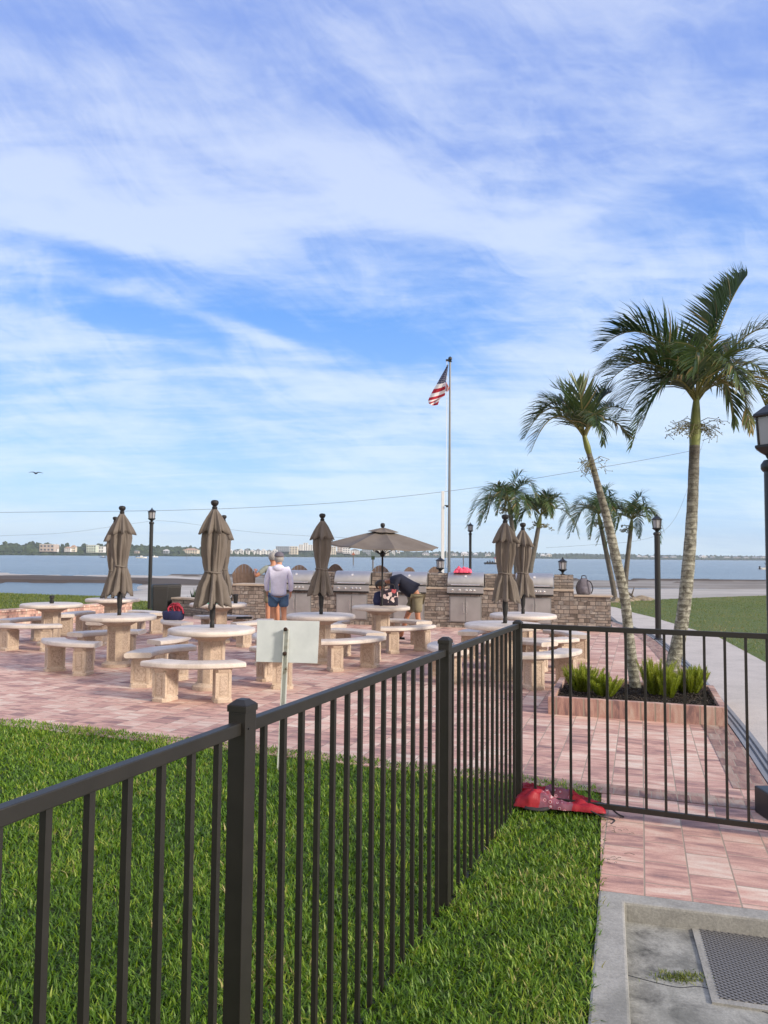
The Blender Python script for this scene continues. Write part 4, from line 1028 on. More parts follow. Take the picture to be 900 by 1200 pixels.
# backpack
t = empty('backpack', WLp(685, .30, .84), wrz+.1, 'small grey backpack standing on the low counter end', 'backpack')
mb = MB(); mb.lathe([(.13, 0), (.165, .02), (.17, .12), (.155, .24), (.12, .34), (.06, .385), (.01, .39)], 24, rf=lambda a, z: 1-.38*abs(math.sin(a))**1.5); mb.build('bag', 'pack_grey', t, smooth='all')
mb = MB(); mb.lathe([(.09, .03), (.11, .05), (.11, .14), (.09, .19), (.05, .20)], 18, c=(0, -.05, 0), rf=lambda a, z: 1-.35*abs(math.sin(a))); mb.build('front_pocket', 'pack_grey', t, smooth='all')
for sg in (-1, 1):
    mb = MB(); mb.tube(catmull([(sg*.06, -.05, .34), (sg*.14, -.11, .30), (sg*.19, -.12, .16), (sg*.16, -.09, .03)], 5), .013, 6); mb.build('strap', 'pack_dark', t, smooth=True)
mb = MB(); mb.tube(catmull([(-.06, -.02, .36), (-.04, -.04, .44), (.04, -.04, .44), (.06, -.02, .36)], 5), .011, 6); mb.build('grab_loop', 'pack_dark', t, smooth=True)

# low brick wall on the far left and stone seat wall next to the counter
def wall_run(name, pts, h, th, m, capm, label, cat, zb=-.05):
    loc = Vector((pts[0][0], pts[0][1], 0)); t = empty(name, loc, 0, label, cat); pts = [Vector(p)-loc for p in pts]
    L = []; Rr = []
    for i, p in enumerate(pts):
        d = (pts[min(i+1, len(pts)-1)]-pts[max(i-1, 0)]).normalized(); n_ = Vector((-d.y, d.x, 0)); L.append(p+n_*th/2); Rr.append(p-n_*th/2)
    poly = L+Rr[::-1]
    mb = MB()
    for i in range(len(pts)-1): mb.prism([L[i], L[i+1], Rr[i+1], Rr[i]], zb, h)
    mb.build('wall', m, t)
    mb = MB(); k = .03
    for i in range(len(pts)-1):
        f = lambda a, b: a+(a-b).normalized()*k
        mb.prism([f(L[i], Rr[i]), f(L[i+1], Rr[i+1]), f(Rr[i+1], L[i+1]), f(Rr[i], L[i])], h, h+.05)
    mb.build('cap', capm, t)
M['low_brick'] = m_paver('low_brick', 0, 1.05, .2, .075, vert=True)
M['brick_cap'] = m_paver('brick_cap', 0, 1.25, .11, .5, vert=True)
wall_run('low_brick_wall', catmull([P(-110, 15.8), P(0, 17.5), P(80, 19.0), P(150, 21)], 3), .36, .25, 'low_brick', 'brick_cap', 'low brick wall with pale cap in front of the grass strip', 'wall')
wall_run('stone_seat_wall', catmull([P(205, 22.2), P(225, 21.9), P(250, 21), wallL+Rz @ Vector((-.13, .35, 0))], 3), .42, .32, 'ledge', 'cap_stone', 'low curved stone seat wall joining the grill counter', 'wall')

# bins
def make_bin():
    t = empty('litter_bin', (0,0,0)); tag(t, None, 'bin', 'two black bins')
    mb = MB(); mb.box((0,0,.40), (.46, .46, .80), taper=1.12); mb.build('body', 'plastic_black', t, bevel=.03)
    mb = MB(); mb.box((0,0,.84), (.56, .56, .08), taper=.85); mb.build('lid', 'plastic_black', t, bevel=.02)
    return t
bn = make_bin(); bn.location = P(186.5, 22.2); bn.rotation_euler.z = .4; bn.scale = (.85,.85,.95); bn['label'] = 'black litter bin next to the lamp post, nearer the post'
copy_tree(bn, P(201, 22.6), .5, 'black litter bin standing right of its twin, above the blue bag')

# items on benches and tables
bp_ = G(203, 726.5, .46)
t = empty('beach_bag', bp_, 0, 'dark blue beach bag with a heap of red rope handles on a bench', 'bag')
mb = MB(); mb.lathe([(.17, 0), (.20, .02), (.215, .14), (.19, .17)], 24, rf=lambda a, z: 1-.3*abs(math.sin(a))); mb.build('bag', 'blue_cloth', t, smooth='all')
mb = MB(); rr = random.Random(5)
for k in range(9):
    a = rr.uniform(0, PI); x0 = rr.uniform(-.12, .05); w_ = rr.uniform(.1, .2)
    mb.tube(catmull([(x0, rr.uniform(-.08, .08), .12), (x0-.02, rr.uniform(-.08, .08), rr.uniform(.22, .3)), (x0+w_*.6, rr.uniform(-.08, .08), rr.uniform(.24, .33)), (x0+w_, rr.uniform(-.08, .08), .13)], 6), .013, 6)
mb.build('handle', 'red_rope', t, smooth=True)
t5 = TP[4]
def bottle(dx, dy_, m, h, r, lab, name='bottle', cat='bottle'):
    t = empty(name, t5+Vector((dx, dy_, .763-.013)), 0, lab, cat)
    mb = MB(); mb.lathe([(r*.9, 0), (r, .01), (r, h*.6), (r*.9, h*.7), (r*.4, h*.84), (r*.4, h*.93)], 14); mb.build('body', m, t, smooth=True)
    mb = MB(); mb.lathe([(r*.45, h*.92), (r*.45, h), (r*.3, h+.004)], 12); mb.build('cap', 'white', t, smooth=True)
bottle(.02, .1, 'bottle_green', .22, .035, 'slim green bottle on the cluttered table behind the front umbrella')
bottle(.12, -.22, 'plastic_black', .13, .05, 'squat black bottle on the cluttered table')
bottle(.19, -.05, 'white', .15, .035, 'small white bottle on the cluttered table, right of the umbrella hem')
t = empty('tumbler', t5+Vector((.34, -.05, .75)), 0, 'tall black tumbler near the right rim of the cluttered table', 'tumbler')
mb = MB(); mb.lathe([(.038, 0), (.048, .15), (.05, .152)], 16); mb.build('cup', 'plastic_black', t, smooth=True); mb = MB(); mb.lathe([(.053, .15), (.053, .17), (.04, .178)], 16); mb.build('lid', 'plastic_black', t, smooth=True)
cloth_lump('napkins', t5+Vector((-.22, -.12, .75)), (.34, .2, .03), 'bottle_blue', 'pale blue crumpled napkins on the cluttered table', 'napkins', 9.2)
cloth_lump('paper_bag', t5+Vector((-.05, -.3, .75)), (.18, .1, .06), 'bottle_green', 'small crumpled green packet on the cluttered table', 'packet', 5.2)
trp = G(286, 725, .455)
t = empty('tray', trp, .1, 'thin dark tray lying on a bench behind the nearest table', 'tray')
mb = MB(); mb.box((0,0,.008), (.30, .2, .012)); mb.box((0, .095, .02), (.30, .01, .02)); mb.box((0, -.095, .02), (.30, .01, .02)); mb.build('plate', 'plastic_black', t, bevel=.002)
# floral bag on table under the open umbrella
t = empty('tote_bag', R(456, 711, 14.62)*1.0, 0, 'black and white floral tote bag standing on a table', 'bag'); t.location.z = .763
mb = MB(); mb.box((0, 0, .16), (.34, .17, .32), taper=.95); mb.build('bag', 'floral', t, bevel=.03, smooth=60)
for sg in (-1, 1):
    mb = MB(); mb.tube(catmull([(-.10, sg*.07, .30), (-.08, sg*.05, .40), (.08, sg*.05, .40), (.10, sg*.07, .30)], 5), .01, 6); mb.build('handle', 'pack_dark', t, smooth=True)
mb = MB(); mb.lathe([(.10, .0), (.12, .1), (.09, .24), (.03, .27)], 12, c=(-.17, .1, 0)); t2 = empty('dark_pouch', Vector(t.location)+Vector((-.02, .0, 0)), 0, 'small dark pouch leaning on the floral tote bag', 'pouch'); mb.build('pouch', 'blue_cloth', t2, smooth='all')

# red bag by the gate
rb = G(655, 946, .03)
o_ = cloth_lump('crumpled_bag', Vector((rb.x, rb.y+.02, .045)), (.60, .26, .125), 'paisley', 'crumpled red printed bag lying on grass against the gate', 'bag', 12.4, math.radians(-16), .5, .6)
mb = MB(); mb.tube(catmull([(-.30, .02, .02), (-.22, -.12, .0), (-.12, -.13, -.01), (-.05, -.10, .0)], 6), .013, 6); mb.tube(catmull([(.18, -.1, .02), (.28, -.13, -.01), (.36, -.12, -.03), (.34, -.2, -.035)], 6), .005, 5); mb.tube(catmull([(.2, .0, .03), (.3, .0, .03), (.38, -.05, -.01), (.42, -.04, -.03)], 6), .006, 5); mb.build('strap', 'pack_dark', o_, smooth=True)

# sign seen from behind
sp_ = G(328, 903); st_ = R(336, 737, sp_.y+.02)
t = empty('sign_back', sp_, 0, 'blank pale rectangular sign seen from behind on a rusty white post', 'sign')
a = Vector((0,0,-.05)); b = st_-Vector(sp_)
mb = MB(); 
d = (b-a).normalized()
mb.beam(a, b, .044, .012); mb.beam(a+Vector((-.018, -.012, 0)), b+Vector((-.018, -.012, 0)), .008, .03); mb.beam(a+Vector((.018, -.012, 0)), b+Vector((.018, -.012, 0)), .008, .03); mb.build('post', 'rusty', t)
c4 = [R(x, y, sp_.y+.035)-Vector(sp_) for x, y in ((300, 775.5), (372, 777.5), (374.5, 728), (301.5, 726.5))]
mb = MB(); vs = c4+[q+Vector((0, .004, 0)) for q in c4]; mb.add(vs, [(0,1,2,3), (7,6,5,4), (0,4,5,1), (1,5,6,2), (2,6,7,3), (3,7,4,0)]); mb.build('panel', 'sign', t, bevel=.0015)
for yb in (737.5, 766):
    mb = MB(); q = R(334.5+(0 if yb < 750 else -1), yb, sp_.y-.01)-Vector(sp_); mb.lathe([(.017, 0), (.014, .006), (.008, .012)], 10); rm = Matrix.Rotation(PI/2, 3, 'X'); mb.v = [tuple(rm @ Vector(v)+q) for v in mb.v]; mb.build('bolt', 'rust', t)

# ------------------------------------------------------------------ adirondack chairs behind the counter
def make_chair():
    t = empty('slatted_chair', (0,0,0)); tag(t, None, 'chair', 'tall slatted chairs behind the counter')
    sl = 7; back = []
    for k in range(sl):
        x = (k-(sl-1)/2)*.082; top = .80-.20*((k-(sl-1)/2)/3)**2
        lo_ = Vector((x*.86, -.02, .02)); hi_ = Vector((x*1.08, -.20, top)); mb = MB()
        n = 8; pts = []
        d = hi_-lo_; 
        mb.beam(lo_+Vector((0,0,.62)), hi_+Vector((0,0,.62)), .0815, .02)
        slope = -.20*2*(x/.082/3)/3/.082
        for vi in (4, 5, 6, 7):
            q = Vector(mb.v[vi]); q.z += (q.x-hi_.x)*slope*.9; mb.v[vi] = tuple(q)
        mb.build('back_slat', 'adirondack', t, bevel=.006)
    for z in (.72, 1.16):
        mb = MB(); y = -.045-.2*(z-.64)/.8*.9; mb.box((0, y-.0+.03, z), (.56, .03, .06)); mb.build('back_rail', 'adirondack', t)
    mb = MB()
    for k in range(5): mb.box((0, .05+.1*k, .62-.0+.02*k), (.54, .085, .02))
    mb.build('seat', 'adirondack', t)
    for sg in (-1, 1):
        mb = MB(); mb.box((sg*.33, .2, .86), (.12, .68, .024)); mb.build('armrest', 'adirondack', t, bevel=.006)
        for y in (-.06, .46): mb = MB(); mb.box((sg*.30, y, .42), (.03, .09, .86)); mb.build('leg', 'adirondack', t)
    mb = MB(); mb.box((0, .5, .25), (.6, .08, .03)); mb.build('footrest', 'adirondack', t)
    return t
ch0 = make_chair(); chairs = [(286, 20.6, 661, .05, 'brown slatted chair left of the two standing people, seen from behind', 1), (350, 21.2, 662, .1, 'brown slatted chair top showing just right of the standing man', 1),
  (397, 21.3, 661, -.5, 'brown slatted chair tilted behind the closed umbrella, left of the open one', 0), (446, 21.5, 662.5, -.1, 'weathered slatted chair top behind the open umbrella pole', 1),
  (474, 21.8, 664.5, .7, 'weathered slatted chair top above the bending man, turned sideways', 0), (505, 22, 664, .5, 'weathered slatted chair top beside the left pier lantern', 0)]
for i, (px, Y, yt, rz, lab, _) in enumerate(chairs):
    p = P(px, Y); s_ = zpix(px, yt, Y)/1.42; p.z = 0
    if i == 0: ch0.location = p; ch0.rotation_euler.z = rz; ch0['label'] = lab; ch0.scale = (s_, s_, s_)
    else: copy_tree(ch0, p, rz, lab, scale=(s_,)*3)

# ------------------------------------------------------------------ flagpole, mast, wires
fp = P(526, 35); ftop = zpix(527.5, 421, 35)
t = empty('flagpole', fp+Vector((0,0,-.4)), 0, 'tall grey flagpole with dark truck on top, behind the counter', 'flagpole')
topo = R(527.5, 423, 35)-Vector(t.location)
mb = MB(); mb.tube([(0,0,0), topo*.5, topo], [.075, .06, .04], 12); mb.build('pole', 'pole_grey', t, smooth=True)
mb = MB(); mb.lathe([(.07, 0), (.09, .04), (.05, .08), (.09, .12), (.09, .2), (.02, .26)], 12, c=topo-Vector((0,0,.05))); mb.box(topo+Vector((-.12, 0, .03)), (.16, .06, .09)); mb.build('truck', 'black', t, smooth=40)
mb = MB(); mb.tube([topo+Vector((-.15, -.02, 0)), topo*.45+Vector((-.16, -.03, 0)), Vector((-.1, -.06, 1.6))], .012, 5); mb.build('halyard', 'white', t)
# flag: limp, hanging to the left of the pole
nu, nv = 16, 60; vs = []; uvs = []; yF = 34.9
def fpix(x, y, dz=0): return R(x, y, yF+dz)
LE = catmull([(524.6, 427, 0), (518.5, 438, 0), (512, 449.5, 0), (505.5, 461, 0), (501.8, 469.5, 0), (503.5, 473.5, 0), (508, 475.3, 0)], 10)
RE = catmull([(525.4, 427.5, 0), (524, 438, 0), (522.4, 447.5, 0), (521.8, 456, 0), (521.2, 463.5, 0), (516.5, 466.5, 0), (513.0, 474.5, 0)], 10)
for i in range(nu+1):
    u = i/nu
    for j in range(nv+1):
        f = j/nv; a = LE[j]; b = RE[j]; x = a.x*(1-u)+b.x*u; y = a.y*(1-u)+b.y*u
        y += 1.6*math.sin(u*PI)*f*(1-f)*2
        dep = (.16*math.sin(u*7+f*5)+.10*math.sin(f*13+u*3))*(.25+.75*f)
        vs.append(fpix(x, y, dep)); uvs.append((.38*u+.005, 1-.5385*f/.34 if f < .34 else 6/13-8/13*(f-.34)/.66))
fl_faces = [(i*(nv+1)+j, (i+1)*(nv+1)+j, (i+1)*(nv+1)+j+1, i*(nv+1)+j+1) for i in range(nu) for j in range(nv)]
o0 = len(vs)
for i in range(7):
    for j in range(7):
        a = Vector((522.6, 447.5)).lerp(Vector((521.9, 458.5)), j/6); b = Vector((527.0, 454.5)).lerp(Vector((524.8, 459)), j/6); q = a.lerp(b, i/6)
        vs.append(fpix(q.x, q.y, .12*math.sin(i*1.1))); uvs.append((.5+.05*j/6, .02+.36*i/6))
fl_faces += [(o0+i*7+j, o0+(i+1)*7+j, o0+(i+1)*7+j+1, o0+i*7+j+1) for i in range(6) for j in range(6)]
base_f = Vector(t.location)+topo
me = bpy.data.meshes.new('flag'); me.from_pydata([tuple(v-base_f) for v in vs], [], fl_faces)
uvl = me.uv_layers.new(name='UVMap')
for lp in me.loops:
    uvl.data[lp.index].uv = uvs[lp.vertex_index]
for p_ in me.polygons: p_.use_smooth = True
fl = link('flag', me, 'flag', None, base_f); tag(fl, 'limp red, white and blue stars and stripes flag on the flagpole', 'flag')
p = P(518.5, 30); 
t = empty('mast', p+Vector((0,0,-.4)), 0, 'slim pale mast with a tiny camera, just left of the flagpole', 'mast')
mt = zpix(518, 575, 30)+.4
mb = MB(); mb.box((0,0,mt/2), (.12, .1, mt)); mb.build('post', 'post_white', t, bevel=.01)
mb = MB(); mb.tube([(.05, -.02, mt-.56), (.17, -.05, mt-.58)], .02, 6); mb.box((.16, -.06, mt-.60), (.09, .12, .08)); mb.build('camera_head', 'black', t)
def wire(name, px, Y, r, lab):
    pts = catmull([R(x, y, Y) for x, y in px], 8); loc = pts[0].copy(); mb = MB(); mb.tube([q-loc for q in pts], r, 5); o = mb.build(name, 'wire', None, loc=loc); return tag(o, lab, 'wire')
wire('overhead_wire', [(-220, 603), (0, 600.5), (200, 598), (330, 593), (430, 586), (560, 571), (690, 550), (760, 538), (822, 526)], 42, .012, 'main overhead wire sagging across the sky above the umbrellas')
wire('overhead_wire', [(-120, 633), (0, 628), (80, 624), (160, 613), (200, 611), (300, 624), (420, 631)], 48, .007, 'faint thin second wire below the main one on the left')
wire('overhead_wire', [(640, 642), (700, 638), (745, 634), (775, 624), (795, 600), (815, 545), (830, 500)], 44, .007, 'thin slack wire curving up behind the largest palm')

# ------------------------------------------------------------------ palms
def frond_mesh(mbv, pts, nleaf, llen, lw, rr, wind=(0,0,0), up0=.25, tints=None, start=.12, droop=.45, ft=None):
    """mbv: dict with v,f,t lists ; pts: rachis polyline"""
    V, Fc, T = mbv['v'], mbv['f'], mbv['t']; pts = [Vector(p) for p in pts]; n = len(pts); wind = Vector(wind)
    def at(t):
        f = t*(n-1); i = min(int(f), n-2); f -= i; return pts[i]*(1-f)+pts[i+1]*f, (pts[i+1]-pts[i]).normalized()
    ftint = rr.uniform(.15, .6) if ft is None else ft
    for k in range(nleaf):
        t = start+(1-start)*(k+.5*rr.random())/nleaf
        p, d = at(min(t, .999)); sdv = d.cross(Vector((0,0,1)))
        if sdv.length < .2: sdv = d.cross(Vector((0,1,0)))
        sdv.normalize(); upv = sdv.cross(d).normalized()
        Lk = llen*(math.sin(PI*min(1, (.12+.88*t))**.8)*.75+.32)*(rr.uniform(.85, 1.12))
        if t > .9: Lk *= .75
        for sg in (-1, 1):
            fw = .45+.75*t+rr.uniform(-.12, .12)
            dd = (d*fw+sdv*sg*(1.0-.55*t)+upv*(up0+rr.uniform(-.12, .25))+wind).normalized()
            q = p.copy(); o = len(V); segs = 3; cur = dd.copy()
            side_ = cur.cross(upv); side_ = side_.normalized() if side_.length > .1 else sdv
            tn = ftint+rr.uniform(-.18, .18)
            if rr.random() < .05: tn = .97
            for s_ in range(segs):
                wv = lw*(.55, 1.0, .62)[s_]*.5
                V.append(tuple(q-side_*wv)); V.append(tuple(q+side_*wv)); T.extend([tn, tn])
                q = q+cur*(Lk/segs); cur = (cur+Vector((0,0,-droop*(.5+.5*s_)))+wind*.35).normalized()
            V.append(tuple(q)); T.append(min(1, tn+.25))
            Fc += [(o, o+1, o+3, o+2), (o+2, o+3, o+5, o+4), (o+4, o+5, o+6)]
def rachis(mb, pts, r0):
    n = len(pts); mb.tube(pts, [r0*(1-.85*i/(n-1)) for i in range(n)], 5)
def build_frond(t, pts, nleaf, llen, lw, rr, r0=.014, **k):
    D = {'v': [], 'f': [], 't': []}; frond_mesh(D, pts, nleaf, llen, lw, rr, **k)
    mb = MB(); rachis(mb, pts, r0); o = len(D['v']); v2 = D['v']+mb.v; f2 = D['f']+[tuple(i+o for i in f) for f in mb.f]; t2 = D['t']+[.9]*len(mb.v)
    me = bpy.data.meshes.new('frond'); me.from_pydata(v2, [], f2); at_ = me.attributes.new('tint', 'FLOAT', 'POINT'); at_.data.foreach_set('value', np.clip(np.array(t2, np.float32), 0, 1))
    return link('frond', me, 'palm_leaf', t)
def palm(name, pxpts, Y, radii, label, fronds, shaft=True, trunk_m='trunk', scale=1.0, leaf=(34, .42, .03), wind=(-.25, 0, 0), seed=1, auto=None, dz=0, group=None, shaft_len=.42, zbase=0.0):
    rr = random.Random(seed)
    base = R(pxpts[0][0], pxpts[0][1], Y[0]); base.z = zbase
    t = empty(name, base, 0, label, 'palm tree', group)
    pts = [R(x, y, Y[0]+(Y[1]-Y[0])*i/(len(pxpts)-1)) for i, (x, y) in enumerate(pxpts)]; pts[0].z = zbase
    pts = [p-base for p in pts]; cp = catmull(pts, 8); n = len(cp)
    rs = [np.interp(i/(n-1), np.linspace(0, 1, len(radii)), radii)*(1+.03*math.sin(i*2.1)) for i in range(n)]
    mb = MB(); mb.tube(cp, [float(x) for x in rs], 16); mb.build('trunk', trunk_m, t, smooth=True)
    top = cp[-1]; dr = (cp[-1]-cp[-3]).normalized(); crown = top+dr*shaft_len
    mb = MB(); rt = radii[-1]
    mb.tube([top-dr*.02, top+dr*shaft_len*.25, top+dr*shaft_len*.7, crown], [rt*1.0, rt*1.18, rt*.85, rt*.5], 14); mb.build('crownshaft', 'crownshaft', t, smooth=True)
    for fr in fronds or []:
        (mx, my, mdy), (ex, ey, edy) = fr[0], fr[1]; k = fr[2] if len(fr) > 2 else {}
        yc = (base+crown).y
        c0 = crown-dr*rr.uniform(0, .1); m_ = R(mx, my, yc+mdy)-base; e_ = R(ex, ey, yc+edy)-base
        # bezier through the mid point
        ctrl = m_*2-(c0+e_)*.5
        build_frond(t, bez(c0, ctrl, e_, 12), k.get('n', leaf[0]), k.get('l', leaf[1]), leaf[2], rr, wind=k.get('wind', wind), up0=k.get('up', .2), droop=k.get('droop', .4), ft=k.get('ft'), r0=.016*scale)
    if auto:
        nf, Lf = auto
        for i in range(nf):
            az = i*2.4+rr.uniform(-.3, .3); el = rr.uniform(.0, .95) if i else 1.2; Lx = Lf*rr.uniform(.95, 1.2)
            d0 = Vector((math.cos(az)*math.cos(el), math.sin(az)*math.cos(el), math.sin(el)))
            m_ = crown+d0*Lx*.5+Vector(wind)*Lx*.15; e_ = crown+d0*Lx*.85+Vector((0,0,-Lx*(.28+.35*math.cos(el))))+Vector(wind)*Lx*.4
            ctrl = m_*2-(crown+e_)*.5
            build_frond(t, bez(crown, ctrl, e_, 10), leaf[0], leaf[1], leaf[2], rr, wind=wind, r0=.02, droop=.4)
    return t, crown, dr
# biggest palm
big_f = [
 ((848, 372, .1), (876, 322, .2), dict(l=0.48, up=.3, wind=(-.55, 0, .25), droop=.05, n=55)),
 ((838, 385, .3), (856, 338, .5), dict(l=0.51, up=.3, wind=(-.5, 0, .3), droop=.1, n=50)),
 ((760, 392, -.1), (700, 412, -.1), dict(l=0.57, up=.55, wind=(-.3, 0, .1), droop=.35, n=57)),
 ((775, 400, .35), (722, 392, .5), dict(l=0.51, up=.5, droop=.3, n=52)),
 ((758, 425, -.3), (703, 462, -.3), dict(l=0.60, up=.35, droop=.45, n=57)),
 ((765, 440, .2), (725, 490, .2), dict(l=0.60, up=.3, droop=.5, n=55)),
 ((775, 448, -.2), (740, 525, -.1), dict(l=0.51, up=.2, droop=.55, n=52)),
 ((868, 410, .2), (915, 425, .3), dict(l=0.51, up=.45, wind=(.1, 0, 0), droop=.45, n=50)),
 ((880, 390, -.1), (930, 405, -.2), dict(ft=.7, l=0.48, up=.4, wind=(.05, 0, 0), droop=.4, n=50)),
 ((866, 438, -.2), (903, 492, -.2), dict(ft=.78, l=0.51, up=.3, wind=(.1, 0, 0), droop=.5, n=50)),
 ((846, 445, .3), (862, 498, .4), dict(l=0.51, up=.2, wind=(.05, 0, 0), droop=.6, n=45)),
 ((770, 412, .1), (700, 440, .2), dict(l=.62, up=.25, droop=.5, n=56)),
 ((785, 445, -.4), (752, 500, -.5), dict(l=.55, up=.1, droop=.6, n=50)),
 ((790, 400, .5), (748, 372, .8), dict(l=.5, up=.3, droop=.3, n=46)),
 ((868, 425, .5), (908, 455, .8), dict(l=.5, up=.3, droop=.45, n=46, wind=(.1, 0, 0))),
 ((858, 450, -.1), (880, 505, -.2), dict(ft=.85, l=.45, up=.1, droop=.6, n=44, wind=(0, 0, 0))),
 ((818, 410, -.8), (812, 440, -1.3), dict(l=0.54, up=.3, droop=.45, n=47)),
 ((835, 415, .8), (850, 430, 1.4), dict(l=0.54, up=.3, droop=.4, n=45)),
 ((795, 415, .8), (775, 430, 1.3), dict(l=0.54, up=.3, droop=.4, n=45)),
 ((846, 422, -.6), (872, 462, -.9), dict(l=0.51, up=.3, droop=.5, n=45)),
]
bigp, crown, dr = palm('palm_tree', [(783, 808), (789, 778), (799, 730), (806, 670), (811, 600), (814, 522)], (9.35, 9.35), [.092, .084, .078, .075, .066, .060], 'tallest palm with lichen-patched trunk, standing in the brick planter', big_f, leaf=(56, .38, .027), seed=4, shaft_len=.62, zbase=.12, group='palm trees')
def seedstalks(t, crown, dr, r, n, spread, seed):
    rr = random.Random(seed); mb = MB()
    for k in range(n):
        a = rr.uniform(0, 2*PI); p0 = crown-dr*rr.uniform(.34, .44); d_ = Vector((math.cos(a)*1.0, math.sin(a)*.6, rr.uniform(-.35, .45))); L_ = spread*rr.uniform(.5, 1)
        e_ = p0+d_*L_+Vector((0, 0, -.06)); mb.tube([p0, p0+d_*L_*.5+Vector((0,0,.02)), e_], [r, r*.7, r*.4], 4, False)
        for q in range(7):
            f = .35+.65*rr.random(); s0 = p0.lerp(e_, f); dd = Vector((rr.uniform(-1, 1), rr.uniform(-1, 1), rr.uniform(-1, .8)))*.07
            mb.tube([s0, s0+dd], [r*.5, r*.5], 3, False)
            c = s0+dd; s_ = r*1.5; mb.add([c+Vector((s_,0,0)), c+Vector((-s_,0,0)), c+Vector((0,s_,0)), c+Vector((0,-s_,0)), c+Vector((0,0,s_)), c+Vector((0,0,-s_))], [(0,2,4), (2,1,4), (1,3,4), (3,0,4), (2,0,5), (1,2,5), (3,1,5), (0,3,5)])
    mb.build('seed_stalks', 'berries', t)
seedstalks(bigp, crown, dr, .006, 26, .40, 3)
med_f = [
 ((648, 478, 0), (614, 514, .1), dict(l=0.39, up=.4, droop=.45, n=44)),
 ((658, 470, .5), (628, 492, .8), dict(l=0.36, up=.4, droop=.4, n=38)),
 ((652, 488, -.3), (622, 530, -.4), dict(l=.36, up=.3, droop=.5, n=40)),
 ((660, 476, .2), (636, 466, .3), dict(l=.34, up=.3, droop=.15, n=38)),
 ((712, 492, .1), (738, 512, .2), dict(l=.34, up=.3, droop=.45, n=38)),
 ((668, 468, .2), (650, 455, .3), dict(l=0.34, up=.3, wind=(-.1,0,.2), droop=.05, n=34)),
 ((681, 470, -.2), (676, 450, -.1), dict(l=0.36, up=.3, wind=(-.1,0,.25), droop=.05, n=34)),
 ((700, 475, .1), (716, 460, .2), dict(l=0.36, up=.3, droop=.15, n=34)),
 ((708, 480, .3), (735, 482, .5), dict(l=0.36, up=.4, droop=.35, n=34)),
 ((698, 490, -.3), (708, 520, -.4), dict(l=0.31, up=.2, droop=.5, n=30)),
 ((695, 485, -.6), (700, 500, -1.0), dict(l=0.31, up=.2, droop=.5, n=30)),
 ((680, 485, .6), (668, 495, 1.0), dict(l=0.34, up=.2, droop=.4, n=30)),
]
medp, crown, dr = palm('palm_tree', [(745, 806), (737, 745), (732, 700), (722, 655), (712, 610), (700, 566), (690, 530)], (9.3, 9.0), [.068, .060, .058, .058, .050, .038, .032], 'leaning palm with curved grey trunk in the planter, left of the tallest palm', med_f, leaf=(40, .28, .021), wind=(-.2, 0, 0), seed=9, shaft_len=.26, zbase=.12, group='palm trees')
seedstalks(medp, crown, dr, .005, 12, .22, 5)
FP = [([(606, 714), (606, 680), (603, 640), (598, 602)], 'palm in the far row, leftmost, behind the closed umbrellas', 21, (16, 1.9), 1), ([(620, 714), (621, 672), (627, 640), (631, 618)], 'palm in the far row, second from the left, with bent trunk', 22, (14, 1.75), 0),
      ([(721, 712), (719, 690), (711, 650), (704, 616)], 'palm in the far row, third from the left, leaning left', 23, (14, 1.85), 0), ([(733, 710), (733, 680), (736, 650), (739, 622)], 'palm in the far row, rightmost, upright behind the leaning trunk', 24, (14, 1.75), 0)]
for pp, lab, sd_, au, _ in FP:
    Yd = 31 if pp[0][0] < 650 else 33.0
    tt, cr_, dr_ = palm('palm_tree', pp, (Yd, Yd), [.13, .11, .10, .085], lab, None, trunk_m='trunk_far', leaf=(30, .62, .045), wind=(-.12, 0, 0), seed=sd_, auto=au, shaft_len=.5, zbase=-.3, group='palm trees')
    seedstalks(tt, cr_, dr_, .02, 8, .6, sd_)

# ------------------------------------------------------------------ planter and ferns
pFL = G(642, 838); pFR = G(853, 853); pd = (pFR-pFL).normalized(); pn = Vector((-pd.y, pd.x, 0)); pw = (pFR-pFL).length; pdp = 1.45
t = empty('brick_planter', pFL, math.atan2(pd.y, pd.x), 'low square pink brick planter holding two palms and yellow-green ferns', 'planter')
hw_, th_ = .20, .07
for c, s_ in (((pw/2, th_/2, hw_/2), (pw, th_, hw_)), ((pw/2, pdp-th_/2, hw_/2), (pw, th_, hw_)), ((th_/2, pdp/2, hw_/2), (th_, pdp-2*th_, hw_)), ((pw-th_/2, pdp/2, hw_/2), (th_, pdp-2*th_, hw_))):
    mb = MB(); mb.box(c, (s_[0]-.001, s_[1]-.001, s_[2])); mb.build('wall', 'planter_brick', t, bevel=.006)
mb = MB(); N = 40; vs = []
for i in range(N+1):
    for j in range(N+1):
        x = th_+(pw-2*th_)*i/N; y = th_+(pdp-2*th_)*j/N; vs.append((x, y, .14+.035*mnoise.fractal(Vector((x*6, y*6, 1)), .8, 2, 4)))
mb.add(vs, [(i*(N+1)+j, (i+1)*(N+1)+j, (i+1)*(N+1)+j+1, i*(N+1)+j+1) for i in range(N) for j in range(N)]); mb.build('mulch', 'mulch', t)
